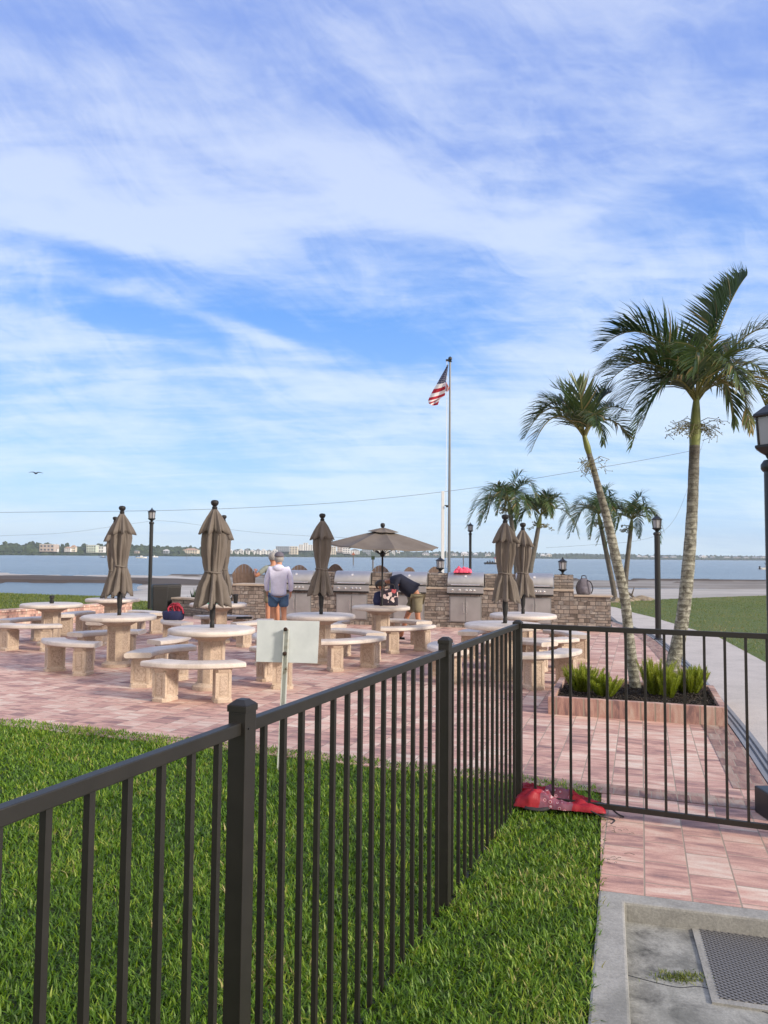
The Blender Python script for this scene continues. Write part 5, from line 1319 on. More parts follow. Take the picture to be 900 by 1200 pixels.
# loose bark chips
xs = rng.uniform(th_+.02, pw-th_-.02, 2600); ys = rng.uniform(th_+.02, pdp-th_-.02, 2600)
mb = MB()
for x, y in zip(xs, ys):
    rm = Euler((random.uniform(-.5, .5), random.uniform(-.5, .5), random.uniform(0, 6.3))).to_matrix(); mb.box((x, y, .158+.02*random.random()), (random.uniform(.015, .05), random.uniform(.006, .013), .004), rm)
o_ = mb.build('bark_chips', 'mulch', t); o_['kind'] = 'stuff'
def fern(px, py, Rr, hh, n, lab, seed):
    Rr *= 1.3; n = int(n*1.35); rr = np.random.default_rng(seed); p = G(px, py, .15)
    t = empty('foxtail_fern', p, 0, lab, 'fern', 'yellow-green foxtail ferns in the planter')
    pos = []; az = []; ln = []; wd_ = []; tn = []; V = []; Fc = []; T = []
    for k in range(n):
        a = rr.uniform(0, 2*PI); tilt = rr.uniform(.05, 1)**.8*.95; Ls = hh*rr.uniform(.75, 1.1)
        d0 = Vector((math.cos(a)*tilt*Rr/hh, math.sin(a)*tilt*Rr/hh, 1)).normalized(); b0 = Vector((math.cos(a), math.sin(a), 0))*Rr*.25*tilt
        cur = b0.copy(); st0 = rr.uniform(0, .7)
        for s_ in range(26):
            f = s_/25; d1 = (d0+Vector((0, 0, .5*f))).normalized(); cur = cur+d1*(Ls/26); 
            rad = .046*(1-.6*abs(f-.4))*(1 if f < .8 else (1-f)/.2+.1)
            for q in range(10):
                an = rr.uniform(0, 2*PI); sd_ = Vector((math.cos(an), math.sin(an), .0)); nd = (sd_+d1*1.1).normalized(); L_ = rad*rr.uniform(.8, 1.3); ws = Vector((-sd_.y, sd_.x, 0))*.0036
                o = len(V); V += [tuple(cur-ws), tuple(cur+ws), tuple(cur+nd*L_)]; Fc.append((o, o+1, o+2)); tt_ = min(1, max(0, st0*.6+f*.35+rr.uniform(-.1, .15))); T += [tt_]*3
    me = bpy.data.meshes.new('plumes'); me.from_pydata(V, [], Fc); at_ = me.attributes.new('tint', 'FLOAT', 'POINT'); at_.data.foreach_set('value', np.array(T, np.float32)); link('plumes', me, 'fern', t)
fern(683, 811, .26, .34, 46, 'bushy yellow-green fern at the left end of the planter', 1)
fern(709, 817, .20, .26, 34, 'smaller fern right of the leftmost one, near the planter front', 2)
fern(768, 815, .20, .42, 42, 'tallest fern at the foot of the tallest palm, left side', 3)
fern(783, 819, .14, .30, 26, 'narrow fern directly in front of the tallest palm trunk', 5)
fern(808, 813, .25, .34, 48, 'bushy yellow-green fern at the right end of the planter', 4)

# agave-like plant behind the seat wall, rocks and driftwood on the shore
def spiky(px, Y, Rr, n, lab, seed, z=0.):
    p = P(px, Y); p.z = z; rr = random.Random(seed); V = []; Fc = []; T = []
    for k in range(n):
        a = rr.uniform(0, 2*PI); el = rr.uniform(.25, 1.4); L_ = Rr*rr.uniform(.8, 1.2); d_ = Vector((math.cos(a)*math.cos(el), math.sin(a)*math.cos(el), math.sin(el))); sd_ = Vector((-math.sin(a), math.cos(a), 0))
        o = len(V); m_ = d_*L_*.45; e_ = d_*L_+Vector((0, 0, -.12*L_)); tn = rr.random()
        V += [tuple(-sd_*.03), tuple(sd_*.03), tuple(m_-sd_*.04), tuple(m_+sd_*.04), tuple(e_)]; T += [tn]*5; Fc += [(o, o+1, o+3, o+2), (o+2, o+3, o+4)]
    t = empty('spiky_plant', p, 0, lab, 'plant'); me = bpy.data.meshes.new('leaves'); me.from_pydata(V, [], Fc); at_ = me.attributes.new('tint', 'FLOAT', 'POINT'); at_.data.foreach_set('value', np.array(T, np.float32)); link('leaves', me, 'agave', t)
    mb = MB(); mb.tube([(0,0,-.3), (0,0,.1)], .06, 8); mb.build('stem', 'wood', t)
spiky(229, 23.0, .75, 60, 'spiky dark green plant behind the seat wall, left of the front umbrella', 1, .0)
spiky(262, 22.6, .75, 50, 'spiky dark green plant behind the front umbrella, next to the slatted chair', 2, .15)
rr = random.Random(8)
def rock(px, Y, s, lab, seed, z=-.1):
    bm = bmesh.new(); bmesh.ops.create_icosphere(bm, subdivisions=3, radius=1)
    for v in bm.verts:
        n_ = mnoise.fractal(v.co*1.1+Vector((seed*3.1, 0, 0)), .8, 2, 4); v.co = v.co*(1+.35*n_); v.co.x *= s[0]; v.co.y *= s[1]; v.co.z *= s[2]
    me = bpy.data.meshes.new('rock'); bm.to_mesh(me); bm.free(); p = P(px, Y); p.z = z
    tag(link('rock', me, 'rock', None, p), lab, 'rock', 'shore rocks by the palm feet')
RK = [(703, 30, .45), (712, 31, .38), (727, 30.5, .5), (741, 31, .45), (752, 32, .5), (758, 31, .35), (690, 31, .35), (720, 29.5, .3), (735, 32.5, .4)]
rl = 'rough brown shore rock at the foot of the far right palms'
for i, (px, Y, s_) in enumerate(RK): rock(px, Y, (s_, s_*.7, s_*.55), rl, i+1, -.12)
p = P(749, 32); t = None
mb = MB(); mb.tube([(0,0,0), (-.4, .1, .35), (-.8, 0, .45)], [.06, .05, .02], 6); mb.tube([(-.3, .05, .25), (-.2, 0, .6)], [.04, .015], 6); o_ = mb.build('driftwood', 'wood', None, smooth=True, loc=p+Vector((0,0,-.1))); tag(o_, 'forked driftwood lying among the shore rocks', 'driftwood')

# ------------------------------------------------------------------ people
def skin_obj(name, verts, edges, radii, m, parent, sub=2, loc=None):
    me = bpy.data.meshes.new(name+'_sk'); me.from_pydata([tuple(v) for v in verts], edges, []); ob = bpy.data.objects.new(name, me); COL.objects.link(ob)
    ob.modifiers.new('skin', 'SKIN'); sv = me.skin_vertices[0].data
    for i, r in enumerate(radii): sv[i].radius = (r, r) if not isinstance(r, tuple) else r; sv[i].use_root = (i == 0)
    s_ = ob.modifiers.new('sub', 'SUBSURF'); s_.levels = sub; s_.render_levels = sub
    dg = bpy.context.evaluated_depsgraph_get(); m2 = bpy.data.meshes.new_from_object(ob.evaluated_get(dg)); bpy.data.objects.remove(ob)
    for p_ in m2.polygons: p_.use_smooth = True
    m2.name = name; m2.materials.clear(); return link(name, m2, m, parent, loc)
class SK:
    def __init__(s): s.v = []; s.e = []; s.r = []
    def add(s, p, r, par=None):
        s.v.append(Vector(p)); s.r.append(r); i = len(s.v)-1
        if par is not None: s.e.append((par, i))
        return i
    def chain(s, pts, par=None):
        for p, r in pts: par = s.add(p, r, par)
        return par
    def hand(s, wrist_i, wpos, d, palm_n):
        """palm along d with five fingers; palm_n = palm normal"""
        d = Vector(d).normalized(); n_ = Vector(palm_n).normalized(); sd_ = d.cross(n_).normalized(); w = Vector(wpos)
        pc = s.add(w+d*.05, (.034, .018), wrist_i)
        for k, (off, L_) in enumerate(((-.027, .062), (-.009, .074), (.010, .069), (.027, .054))):
            b = s.add(w+d*.085+sd_*off, .0095, pc); b = s.add(w+d*(.085+L_*.55)+sd_*off*1.1+n_*.010, .0085, b); s.add(w+d*(.085+L_*.9)+sd_*off*1.1+n_*.026, .007, b)
        b = s.add(w+d*.035-sd_*.034, .012, pc); s.add(w+d*.075-sd_*.055+n_*.012, .009, b)
def body(t, J, m, name='body'):
    s = SK(); 
    pel = s.add(J['pelvis'], .11); bel = s.add(J['belly'], .10, pel); chs = s.add(J['chest'], .115, bel); nb = s.add(J['neckb'], .075, chs); nk = s.add(J['neck'], .055, nb)
    hd_ = s.add(J['head'], .088, nk); s.add(J['crown'], .085, hd_)
    fdv = (Vector(J['face'])).normalized(); s.add(Vector(J['head'])+fdv*.095, .022, hd_)
    rt_ = fdv.cross(Vector(J['crown'])-Vector(J['head'])).normalized()
    for sg in (-1, 1): s.add(Vector(J['head'])+rt_*sg*.088, .018, hd_)
    for sd_ in 'LR':
        a = s.add(J['sh'+sd_], .062, chs); b = s.add((Vector(J['sh'+sd_])+Vector(J['el'+sd_]))/2, .05, a); c = s.add(J['el'+sd_], .040, b); d_ = s.add((Vector(J['el'+sd_])+Vector(J['wr'+sd_]))/2, .038, c); w_ = s.add(J['wr'+sd_], .026, d_)
        s.hand(w_, J['wr'+sd_], Vector(J['wr'+sd_])-Vector(J['el'+sd_]), J.get('pn'+sd_, (0, 1, 0)))
        h = s.add(J['hip'+sd_], .082, pel); k1_ = s.add((Vector(J['hip'+sd_])*.5+Vector(J['kn'+sd_])*.5), .074, h); k = s.add(J['kn'+sd_], .056, k1_); c = s.add(Vector(J['kn'+sd_])*.65+Vector(J['an'+sd_])*.35, .058, k); an = s.add(J['an'+sd_], .036, c)
        fdir = Vector(J['toe'+sd_]); he = s.add(Vector(J['an'+sd_])-fdir*.03+Vector((0,0,-.045)), .034, an); s.add(Vector(J['an'+sd_])+fdir*.09+Vector((0,0,-.05)), (.042, .028), an); s.add(Vector(J['an'+sd_])+fdir*.17+Vector((0,0,-.058)), (.040, .020), len(s.v)-1)
    return skin_obj(name, s.v, s.e, s.r, m, t)
def ball(name, c, r, m, parent, sx=(1,1,1), cut=None, rot=None):
    bm = bmesh.new(); bmesh.ops.create_uvsphere(bm, u_segments=20, v_segments=14, radius=r)
    if cut is not None: bmesh.ops.delete(bm, geom=[v for v in bm.verts if cut(v.co/r)], context='VERTS')
    for v in bm.verts:
        q = Vector((v.co.x*sx[0], v.co.y*sx[1], v.co.z*sx[2])); q = rot @ q if rot is not None else q; v.co = q+Vector(c)
    me = bpy.data.meshes.new(name); bm.to_mesh(me); bm.free()
    for p_ in me.polygons: p_.use_smooth = True
    return link(name, me, m, parent)
# man standing, seen from behind
pA = P(325.5, 15.6)
t = empty('person', pA+Vector((0,0,.013)), .06, 'person standing with back turned in a pale lavender hoodie, grey cap and blue shorts', 'person')
J = dict(pelvis=(0,0,.93), belly=(0,.01,1.10), chest=(0,0,1.30), neckb=(0,-.01,1.46), neck=(0,.01,1.53), head=(0,.03,1.62), crown=(0,.02,1.69), face=(0,1,-.1),
  shL=(-.185,0,1.41), elL=(-.245,.03,1.13), wrL=(-.235,.14,.92), shR=(.185,0,1.41), elR=(.245,.03,1.13), wrR=(.235,.14,.92), pnL=(1,0,0), pnR=(-1,0,0),
  hipL=(-.10,0,.86), knL=(-.105,.02,.49), anL=(-.11,-.01,.09), hipR=(.10,0,.86), knR=(.115,.02,.49), anR=(.13,-.01,.09), toeL=(-.15,.98,0), toeR=(.15,.98,0))
bo = body(t, J, 'skin')
s = SK(); c = s.add((0,0,1.30), (.175, .145)); b = s.add((0,.0,1.10), (.17, .145), c); b = s.add((0,0,.94), (.175, .15), b); s.add((0,0,.84), (.18, .155), b); nb = s.add((0,-.01,1.43), (.11, .09), c)
for sg in (-1, 1):
    a = s.add((sg*.18,0,1.405), .078, c); a = s.add((sg*.22,.015,1.27), .070, a); a = s.add((sg*.248,.03,1.13), .058, a); a = s.add((sg*.245,.085,1.02), .052, a); s.add((sg*.238,.125,.945), .042, a)
skin_obj('hoodie', s.v, s.e, s.r, 'hoodie', t)
ball('hood', (0, -.075, 1.43), .10, 'hoodie', t, (1.15, .6, .75))
s = SK(); c = s.add((0,0,.95), (.165, .14)); 
for sg in (-1, 1): a = s.add((sg*.10,0,.84), (.105, .12), c); s.add((sg*.11,.01,.62), (.10, .11), a)
skin_obj('shorts', s.v, s.e, s.r, 'denim', t)
ball('cap', (0, .025, 1.665), .108, 'cap_grey', t, (.95, 1.08, .98), cut=lambda v: v.z < -.05)
mb = MB(); mb.lathe([(.06, 0), (.095, .004), (.095, .010), (.06, .012)], 20, c=(0, .13, 1.645)); mb.build('cap_brim', 'cap_grey', t)
ball('hair', (0, .005, 1.615), .100, 'hair_grey', t, (.96, .92, .85), cut=lambda v: v.z > .6 or v.y > .5)
for sg in (-1, 1):
    mb = MB(); mb.box((sg*.12, .05, .03), (.10, .27, .06)); mb.build('shoe', 'shoe', t, bevel=.02)
# second person, half hidden behind the first
pB = P(319, 17.2)
t = empty('person', pB+Vector((0,0,.013)), .5, 'grey-haired person in a sage shirt, mostly hidden behind the hooded one, elbow raised', 'person')
J2 = dict(J); J2.update(elL=(-.40,.02,1.22), wrL=(-.34,.22,1.33), shL=(-.18,0,1.40), pnL=(0,0,-1), elR=(.24,.05,1.14), wrR=(.14,.25,1.1))
body(t, J2, 'skin_tan')
s = SK(); c = s.add((0,0,1.30), (.17, .14)); b = s.add((0,.0,1.10), (.165, .14), c); b = s.add((0,0,.92), (.17, .14), b); s.add((0,0,.83), (.175, .145), b); s.add((0,-.01,1.43), (.10, .085), c)
a = s.add((-.18,0,1.40), .074, c); a = s.add((-.29,.01,1.31), .062, a); s.add((-.34,.015,1.27), .054, a)
a = s.add((.18,0,1.40), .074, c); a = s.add((.21,.02,1.28), .062, a); s.add((.225,.03,1.22), .054, a)
skin_obj('shirt', s.v, s.e, s.r, 'shirt_green', t)
s = SK(); c = s.add((0,0,.92), (.16, .13))
for sg in (-1, 1): a = s.add((sg*.10,0,.83), (.10, .115), c); s.add((sg*.11,.01,.60), (.095, .105), a)
skin_obj('shorts', s.v, s.e, s.r, 'khaki', t)
ball('hair', (0, .01, 1.655), .115, 'hair_grey', t, (.95, 1.0, 1.0), cut=lambda v: (v.y > .45 and v.z < .4) or v.z < -.75)
for sg in (-1, 1):
    mb = MB(); mb.box((sg*.12, .05, .03), (.10, .27, .06)); mb.build('shoe', 'shoe', t, bevel=.02)
# man bending over toward the bench (faces left in the picture)
fL = P(493, 15.55); 
t = empty('person', fL+Vector((-.1, 0, .013)), 0, 'person bending far over a bench in a navy t-shirt, khaki shorts and red sandals', 'person')
# local: -X is forward
J3 = dict(pelvis=(.00,0,.93), belly=(-.15,-.01,1.09), chest=(-.36,-.03,1.19), neckb=(-.53,-.04,1.19), neck=(-.61,-.05,1.16), head=(-.69,-.06,1.10), crown=(-.75,-.06,1.06), face=(-.6,0,-.8),
  shL=(-.44,.16,1.15), elL=(-.50,.2,.86), wrL=(-.60,.18,.63), shR=(-.44,-.19,1.13), elR=(-.40,-.24,.86), wrR=(-.52,-.22,.64), pnL=(-1,0,0), pnR=(-1,0,0),
  hipL=(-.02,.10,.86), knL=(-.17,.13,.48), anL=(-.30,.14,.09), hipR=(.02,-.10,.86), knR=(.03,-.11,.48), anR=(.12,-.10,.09), toeL=(-1,.1,0), toeR=(-1,-.1,0))
body(t, J3, 'skin_tan')
s = SK(); b = s.add((-.20,-.02,1.12), (.19, .175)); c = s.add((-.37,-.03,1.19), (.19, .175), b); q = s.add((-.08,0,1.02), (.185, .17), b); s.add((.0,0,.95), (.165, .155), q); s.add((-.53,-.04,1.19), (.115, .105), c)
for sg, sh, el in ((1, J3['shL'], J3['elL']), (-1, J3['shR'], J3['elR'])):
    sh = Vector(sh); el = Vector(el); a = s.add(sh, .092, c); s.add(sh.lerp(el, .62), .074, a)
skin_obj('t_shirt', s.v, s.e, s.r, 'navy', t)
s = SK(); c = s.add((.0,0,.93), (.155, .15)); 
for k in 'LR':
    h = Vector(J3['hip'+k]); kn = Vector(J3['kn'+k]); a = s.add(h+Vector((0, 0, -.02)), (.112, .115), c); a = s.add(h.lerp(kn, .5), (.115, .112), a); s.add(h.lerp(kn, .85), (.105, .105), a)
skin_obj('shorts', s.v, s.e, s.r, 'khaki', t)
rmh = Matrix.Rotation(math.radians(-125), 3, 'Y')
ball('hair', (-.715, -.06, 1.11), .112, 'hair_dark', t, (1.08, .95, .95), cut=lambda v: v.z < -.25 and v.x > -.35)
for k, mm in (('L', 'shoe'), ('R', 'sandal')):
    q = Vector(J3['an'+k]); mb = MB(); mb.box((q.x-.055, q.y, .018), (.27, .10, .036)); mb.build('sandal', mm, t, bevel=.012)
    mb = MB(); mb.tube([(q.x-.08, q.y-.05, .03), (q.x-.08, q.y, .075), (q.x-.08, q.y+.05, .03)], .012, 6); mb.build('sandal_strap', mm, t)

# ------------------------------------------------------------------ water things: boats and channel markers
def WPt(px, Y): q = P(px, Y); q.z = ZW; return q
def boat(px, Y, L_, label, hullm, cab=None, dark=False, rz=0.0):
    t = empty('motor_boat', WPt(px, Y), rz, label, 'boat')
    mb = MB(); st_ = []
    for i in range(9):
        f = i/8; x = (f-.5)*L_; hw2 = L_*.16*(1-max(0, (f-.45)/.55)**2.2); hh_ = L_*.09*(1+.45*f)
        st_ += [(x, -hw2, hh_), (x, -hw2*.7, -.1), (x, 0, -.2), (x, hw2*.7, -.1), (x, hw2, hh_), (x, 0, hh_*.8)]
    fs = [(i*6+j, i*6+(j+1)%6, (i+1)*6+(j+1)%6, (i+1)*6+j) for i in range(8) for j in range(6)]+[(0,1,2,3,4,5), tuple(48+j for j in (5,4,3,2,1,0))]
    mb.add(st_, fs); mb.build('hull', hullm, t)
    mb = MB(); mb.box((-L_*.02, 0, L_*.17), (L_*.2, L_*.16, L_*.14)); mb.build('cabin', cab or 'white', t, bevel=.03)
    mb = MB()
    for sx in (-1, 1):
        for sy in (-1, 1): mb.tube([(sx*L_*.1-.02*L_, sy*L_*.09, L_*.1), (sx*L_*.09-.02*L_, sy*L_*.08, L_*.34)], L_*.008, 5)
    mb.box((-.02*L_, 0, L_*.345), (L_*.3, L_*.2, L_*.018)); mb.build('canopy_top', 'blue_cloth' if not dark else 'white', t)
    mb = MB(); mb.box((-L_*.52, 0, L_*.1), (L_*.06, L_*.07, L_*.16)); mb.build('outboard_motor', 'plastic_black', t, bevel=.02)
boat(166, 470, 6.5, 'small white motor boat with blue canopy, right of the left umbrella pair', 'white')
boat(181, 640, 6, 'tiny white boat moored near the far shore, beside the tall lamp post', 'white', rz=.5)
boat(121, 520, 4, 'tiny dark boat half hidden left of the umbrella pair', 'plastic_black', rz=.4)
boat(900, 190, 4.5, 'white boat cut off by the right edge of the view', 'white', rz=.2)
t = empty('work_boat', WPt(586, 272), .05, 'long low dark work boat with a red and white cabin, behind the umbrellas', 'boat')
mb = MB(); mb.box((0,0,.25), (11, 3, .7)); mb.build('hull', 'plastic_black', t, bevel=.15)
mb = MB(); mb.box((-.8, 0, 1.3), (2.2, 1.8, 1.5)); cb_ = mb.build('cabin', 'white', t, bevel=.08)
mb = MB(); mb.box((-.8, 0, 2.15), (2.5, 2.0, .22)); mb.build('cabin_roof', 'pink_cloth', cb_)
mb = MB()
for x in (-4.5, -3.6, -2.7, 2, 3.2): mb.tube([(x, 0, .5), (x, 0, 1.1+.4*(x == -3.6))], .12, 6); mb.box((x, 0, .75), (.5, .8, .35))
mb.build('deck_gear', 'plastic_black', t)
mb = MB(); mb.tube([(0, 0, 2), (0, 0, 3.4)], .05, 6); mb.build('mast', 'white', t)
def marker(px, Y, h, lab, kind_, m):
    t = empty('channel_marker', WPt(px, Y), 0, lab, 'channel marker', 'channel markers standing in the bay')
    mb = MB(); mb.tube([(0,0,-1), (.0,0,h)], .13, 8); mb.build('pile', 'wood', t)
    mb = MB()
    if kind_ == 'tri': mb.add([(-.55, -.16, h-.3), (.55, -.16, h-.3), (0, -.16, h+.6), (-.55, -.12, h-.3), (.55, -.12, h-.3), (0, -.12, h+.6)], [(0,1,2), (5,4,3), (0,3,4,1), (1,4,5,2), (2,5,3,0)])
    elif kind_ == 'sq': mb.box((0, -.15, h), (.7, .05, .7))
    else: mb.lathe([(.2, h), (.1, h+.3)], 8)
    mb.build('board', m, t)
marker(414, 216, 3.0, 'wooden channel marker with red triangular board left of the open umbrella pole', 'tri', 'roof_red')
marker(437, 150, 2.1, 'channel marker with green square board beside the open umbrella pole', 'sq', 'far_foliage')
marker(543, 230, 2.8, 'plain channel pile between flagpole and lamp post', 'p', 'wood')
marker(219, 420, 2.8, 'small distant channel pile in front of the cream shore house', 'p', 'wood')
# bird
t = empty('bird', R(42, 555, 60), .4, 'tiny dark bird gliding over the bay at the left', 'bird')
s = SK(); a = s.add((0,0,0), .07); s.chain([((.0,.14,.01), .05), ((0,.24,.0), .03)], a); s.chain([((0,-.16,0), .04), ((0,-.3,0), .015)], a)
for sg in (-1, 1): s.chain([((sg*.18,.02,.12), .035), ((sg*.38,-.02,.10), .02), ((sg*.52,-.08,.04), .01)], a)
skin_obj('body', s.v, s.e, s.r, 'plastic_black', t, 1)

# ------------------------------------------------------------------ far shore
def Yshore(px): return float(np.interp(px, [-1500, 0, 250, 300, 420, 480, 700, 900, 2400], [900, 950, 1150, 1350, 1500, 1900, 2100, 2200, 2300]))
pxs = np.linspace(-1500, 2400, 90)
mb = MB(); A = [WPt(x, Yshore(x)) for x in pxs]; 
vs = [(p.x, p.y, ZW-1) for p in A]+[(p.x, p.y+8, ZW+1.0) for p in A]+[(p.x*1.6, p.y*1.6, ZW+2) for p in A]; k = len(A)
mb.add(vs, [(i, i+1, k+i+1, k+i) for i in range(k-1)]+[(k+i, k+i+1, 2*k+i+1, 2*k+i) for i in range(k-1)]); tag(mb.build('far_shore', 'shore'), kind='structure')
# tree mass
rr = np.random.default_rng(3); bm = bmesh.new(); bmesh.ops.create_icosphere(bm, subdivisions=2, radius=1); bv = np.array([v.co[:] for v in bm.verts]); bf = [[v.index for v in f.verts] for f in bm.faces]; bm.free()
VV = []; FF = []; o = 0; px = -700.0
tops = lambda x: np.interp(x, [-700, 0, 40, 60, 100, 160, 240, 262, 300, 345, 350, 400, 480, 560, 640, 700, 770, 900, 1600], [14, 14, 13, 11.5, 12, 11.5, 10, 8.5, 7.5, 6.5, 9, 7, 6.5, 6.2, 5.8, 5.4, 5, 4.6, 4.5])
while px < 1600:
    Y0 = Yshore(px); h = tops(px)*Y0/900
    for row in range(3):
        Y = Y0+12+row*h*1.3; s = h*rr.uniform(.33, .55); p = WPt(px+rr.uniform(-3, 3), Y); zc = max(s*.5, h*rr.uniform(.3, .62)*(.85+.2*row)); zc = min(zc, h*1.06-s*.8)
        n_ = rr.uniform(.72, 1.25, len(bv)); v = bv*n_[:, None]*np.array([s*1.25, s, s*.85])+np.array([p.x, p.y, ZW+zc]); VV.append(v); FF += [[i+o for i in f] for f in bf]; o += len(bv)
        v = bv*n_[::-1][:, None]*np.array([s*1.3, s, s*.8])+np.array([p.x, p.y-2, ZW+s*.6]); VV.append(v); FF += [[i+o for i in f] for f in bf]; o += len(bv)
    for q in range(4):
        s = rr.uniform(.9, 2.6)*(Y0/1000)**.8; p = WPt(px+rr.uniform(-3, 3), Y0-rr.uniform(4, 12)); n_ = rr.uniform(.7, 1.3, len(bv)); v = bv*n_[:, None]*np.array([s*1.5, s, s*.9])+np.array([p.x, p.y, ZW+s*.5]); VV.append(v); FF += [[i+o for i in f] for f in bf]; o += len(bv)
    if rr.random() < .35:
        s = h*.2; p = WPt(px, Y0+30); n_ = rr.uniform(.7, 1.3, len(bv)); v = bv*n_[:, None]*np.array([s*1.1, s, s*1.2])+np.array([p.x, p.y, ZW+h*rr.uniform(.9, 1.12)-s*.3]); VV.append(v); FF += [[i+o for i in f] for f in bf]; o += len(bv)
    px += tops(px)*.24
me = bpy.data.meshes.new('far_trees'); me.from_pydata(np.concatenate(VV).tolist(), [], FF); tag(link('far_trees', me, 'far_foliage'), 'far-off belt of dense trees along the opposite shore', 'trees', kind='stuff')
def house(x0, x1, yt, yb, wallm, roofm, roof, floors, bays, label, cat='house', name='shore_house', grp=None, dY=-3):
    xm = (x0+x1)/2; Y = Yshore(xm)+dY; s = Y/900; w_ = (x1-x0)*s; h = (yb-yt)*s; dp = min(w_, 16)
    base = WPt(xm, Y); base.z = zpix(xm, yb, Y)-.3; base.z = max(base.z, ZW)
    h = zpix(xm, yt, Y)-base.z
    t = empty(name, base, 0, label, cat, grp)
    hr = {'gable': .3, 'hip': .3, 'flat': .05}[roof]*h; hw_ = h-hr
    mb = MB(); mb.box((0, dp/2, hw_/2), (w_, dp, hw_)); mb.build('wall', wallm, t)
    mb = MB(); e = .4
    if roof == 'flat': mb.box((0, dp/2, h-hr/2), (w_+.6, dp+.6, hr))
    elif roof == 'hip':
        q = min(w_*.3, dp*.45); mb.add([(-w_/2-e, -e, hw_), (w_/2+e, -e, hw_), (w_/2+e, dp+e, hw_), (-w_/2-e, dp+e, hw_), (-w_/2+q, dp/2, h), (w_/2-q, dp/2, h)], [(0,3,2,1), (0,1,5,4), (1,2,5), (2,3,4,5), (3,0,4)])
    else:
        mb.add([(-w_/2-e, -e, hw_), (w_/2+e, -e, hw_), (w_/2+e, dp+e, hw_), (-w_/2-e, dp+e, hw_), (0, -e, h), (0, dp+e, h)], [(0,3,2,1), (0,1,4), (1,2,5,4), (2,3,5), (3,0,4,5)])
    mb.build('roof', roofm, t)
    fh = hw_/floors; bw = w_/bays
    for f_ in range(floors):
        for b_ in range(bays):
            cx = -w_/2+bw*(b_+.5); cz = fh*(f_+.52); mb = MB(); mb.box((cx, -.02, cz), (bw*.55, .2, fh*.5)); mb.build('window', 'pane', t)
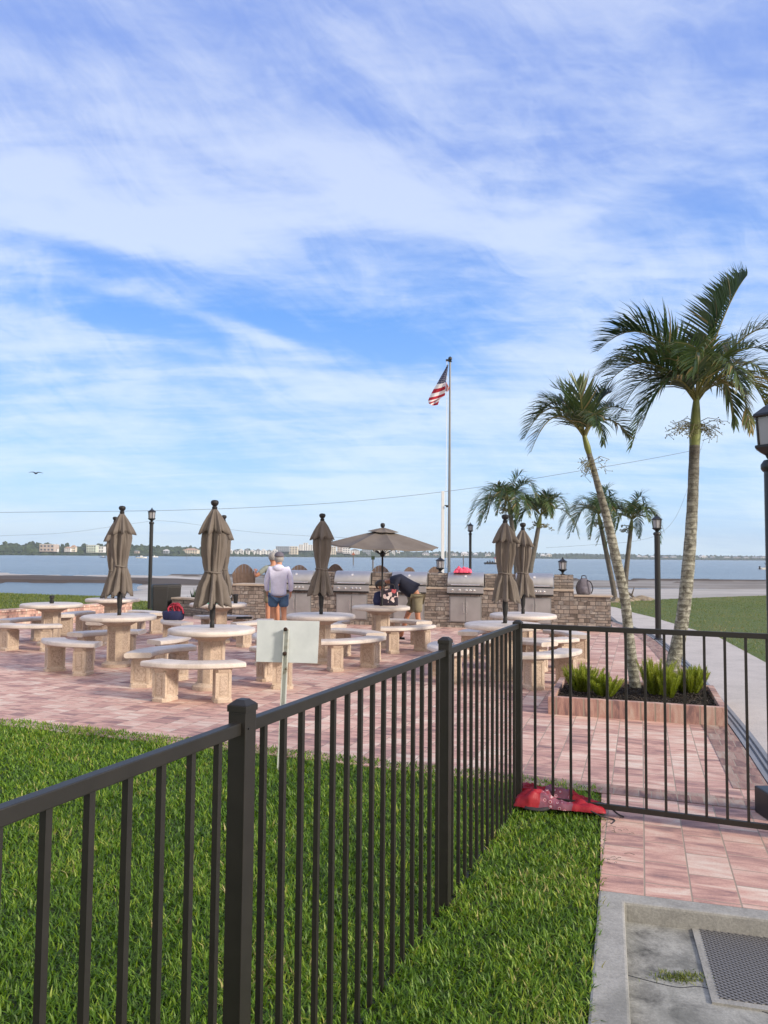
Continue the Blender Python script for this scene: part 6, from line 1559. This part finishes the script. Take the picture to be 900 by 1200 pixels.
Hs = [(46, 63, 637.5, 646, 'wall_beige', 'roof_white', 'flat', 2, 4, 'pinkish beige flat-roofed house among trees, leftmost on the far shore'),
 (63, 67, 641, 646.5, 'wall_white', 'roof_tan', 'gable', 1, 2, 'small pale annex beside the leftmost far-shore house'),
 (75, 82, 640.5, 646.5, 'wall_white', 'roof_tan', 'hip', 2, 3, 'white far-shore house with terracotta roof'),
 (82.5, 88, 638.8, 646.5, 'wall_cream', 'roof_tan', 'gable', 2, 2, 'narrow cream gabled house next to the terracotta-roofed one'),
 (101, 112, 638.5, 647.2, 'wall_green', 'roof_white', 'flat', 3, 4, 'pale green flat-topped house left of the umbrella pair'),
 (112.5, 121, 640, 647.2, 'wall_white', 'roof_grey', 'flat', 2, 3, 'white flat-roofed house touching the umbrella pair'),
 (157, 162, 645, 648, 'wall_beige', 'roof_grey', 'hip', 1, 2, 'tiny grey-roofed house behind the small white motor boat'),
 (191, 197, 643.8, 648.3, 'wall_grey', 'roof_white', 'hip', 1, 2, 'small house with white roof right of the tall lamp post'),
 (214, 231, 642.4, 649.2, 'wall_cream', 'roof_tan', 'hip', 2, 6, 'large cream house with tan roof left of the front umbrella'),
 (323, 338.5, 640.2, 646, 'wall_grey', 'roof_grey', 'flat', 3, 7, 'dark grey flat block behind the white townhouses'),
 (338.8, 348.5, 640, 650.8, 'wall_cream', 'roof_white', 'flat', 5, 3, 'cream square block just right of the hooded person'),
 (350, 355, 638, 645, 'wall_white', 'roof_white', 'flat', 5, 2, 'left white condo tower right of the cream block'),
 (355.3, 360.5, 636, 645, 'wall_white', 'roof_white', 'flat', 6, 2, 'tallest white condo tower of the trio'),
 (360.8, 366, 638.2, 645, 'wall_white', 'roof_white', 'flat', 5, 2, 'right white condo tower of the trio'),
 (385.5, 393.5, 640, 650.8, 'wall_cream', 'roof_white', 'flat', 5, 3, 'cream block right of the closed umbrella, under the open canopy'),
 (395, 401, 638.5, 647, 'wall_beige', 'roof_white', 'flat', 4, 2, 'narrow beige tower next to the cream block under the canopy'),
 (401.5, 410, 641.5, 648.5, 'wall_white', 'roof_white', 'flat', 3, 3, 'white apartment block, left one behind the red channel marker'),
 (410.5, 421, 643, 649.5, 'wall_white', 'roof_grey', 'gable', 3, 4, 'white gabled block directly behind the red channel marker'),
 (424, 434, 643, 650.5, 'wall_grey', 'roof_white', 'flat', 3, 4, 'grey block left of the green channel marker'),
 (436.5, 456, 640.5, 651, 'wall_cream', 'roof_white', 'flat', 5, 7, 'large cream apartment block right behind the open umbrella pole'),
 (457.5, 463, 643, 650.5, 'wall_white', 'roof_white', 'flat', 3, 2, 'small white block attached to the large cream apartments'),
 (465, 468.5, 645, 649.3, 'wall_white', 'roof_white', 'flat', 2, 1, 'little isolated bright white house right of the cream apartments'),
 (495, 503, 647, 652.3, 'wall_white', 'roof_grey', 'hip', 2, 3, 'white house with grey roof left of the slim mast'),
 (508, 514, 648, 652.5, 'wall_beige', 'roof_grey', 'gable', 1, 2, 'beige house immediately left of the slim mast'),
 (529, 536, 647.5, 652.5, 'wall_white', 'roof_grey', 'gable', 2, 3, 'white gabled house right of the flagpole'),
 (540.5, 549, 646.6, 652.6, 'wall_white', 'roof_white', 'hip', 2, 3, 'white hip-roofed house behind the plain channel pile'),
 (555, 560, 648, 652.8, 'wall_grey', 'roof_white', 'hip', 1, 2, 'grey house right of the second lamp post'),
 (569, 575, 647.4, 652.8, 'wall_white', 'roof_grey', 'gable', 2, 2, 'white house above the bow of the dark work boat'),
 (633.5, 639.5, 649, 653.6, 'wall_white', 'roof_white', 'hip', 1, 2, 'bright white low house left of the right pier lantern'),
 (640.5, 646.5, 648.3, 653.8, 'wall_cream', 'roof_white', 'gable', 2, 2, 'cream gabled house nearest the right pier lantern'),
 (747, 752, 650.8, 654.8, 'wall_grey', 'roof_white', 'hip', 1, 2, 'small grey house left of the path lamp post'),
 (753, 759, 650.8, 654.9, 'wall_white', 'roof_grey', 'gable', 1, 2, 'small white gabled house near the path lamp post'),
 (763, 768, 651.6, 655, 'wall_white', 'roof_white', 'hip', 1, 2, 'white house touching the path lamp post'),
 (777, 783, 651.6, 655.2, 'wall_beige', 'roof_grey', 'hip', 1, 2, 'beige low house right of the path lamp post'),
 (786, 793, 651.2, 655.3, 'wall_white', 'roof_grey', 'hip', 1, 3, 'white grey-roofed house left of the tallest palm trunk'),
 (821, 829, 650.8, 655.6, 'wall_white', 'roof_white', 'gable', 2, 3, 'bright white gabled house right of the tallest palm trunk'),
 (833, 838, 652, 655.7, 'wall_grey', 'roof_white', 'flat', 1, 2, 'grey flat house, second right of the tallest palm trunk'),
 (849, 856, 652, 655.9, 'wall_white', 'roof_grey', 'hip', 1, 3, 'white hip-roofed house, third right of the tallest palm trunk'),
 (860, 868, 652.2, 656, 'wall_beige', 'roof_grey', 'gable', 1, 3, 'beige gabled house, fourth right of the tallest palm trunk'),
 (872, 878, 652.4, 656.1, 'wall_white', 'roof_grey', 'hip', 1, 2, 'white house, fifth right of the tallest palm trunk'),
 (882, 890, 652.3, 656.2, 'wall_grey', 'roof_grey', 'hip', 1, 3, 'grey house next to the last one at the right edge'),
 (892, 898, 651.5, 656.3, 'wall_white', 'roof_grey', 'gable', 2, 2, 'last white gabled house at the right edge of the far shore')]
for h_ in Hs: house(*h_, cat='building' if h_[6] == 'flat' else 'house')
for i in range(9):
    x0 = 266+i*6.6; house(x0, x0+5.9, 643.2+(.9 if i % 3 == 1 else 0), 650, 'wall_white', 'roof_grey' if i % 2 else 'roof_white', 'gable', 3, 2, 'white gabled townhouse in the waterfront row left of the hooded person', cat='townhouse', name='townhouse', grp='row of white townhouses', dY=-4)

# ------------------------------------------------------------------ haze
HAZE = .00018
if HAZE:
    mb = MB(); mb.box((0, 1350, 38.5), (5200, 3100, 83)); hzo = mb.build('haze', None or 'white'); hzo.data.materials.clear()
    hm = bpy.data.materials.new('haze'); hm.use_nodes = True; nt = hm.node_tree; nt.nodes.remove(nt.nodes['Principled BSDF'])
    v = nt.nodes.new('ShaderNodeVolumePrincipled'); v.inputs['Color'].default_value = (.75, .86, 1, 1); v.inputs['Density'].default_value = HAZE
    nt.links.new(v.outputs[0], nt.nodes['Material Output'].inputs['Volume']); hzo.data.materials.append(hm); tag(hzo, kind='stuff')
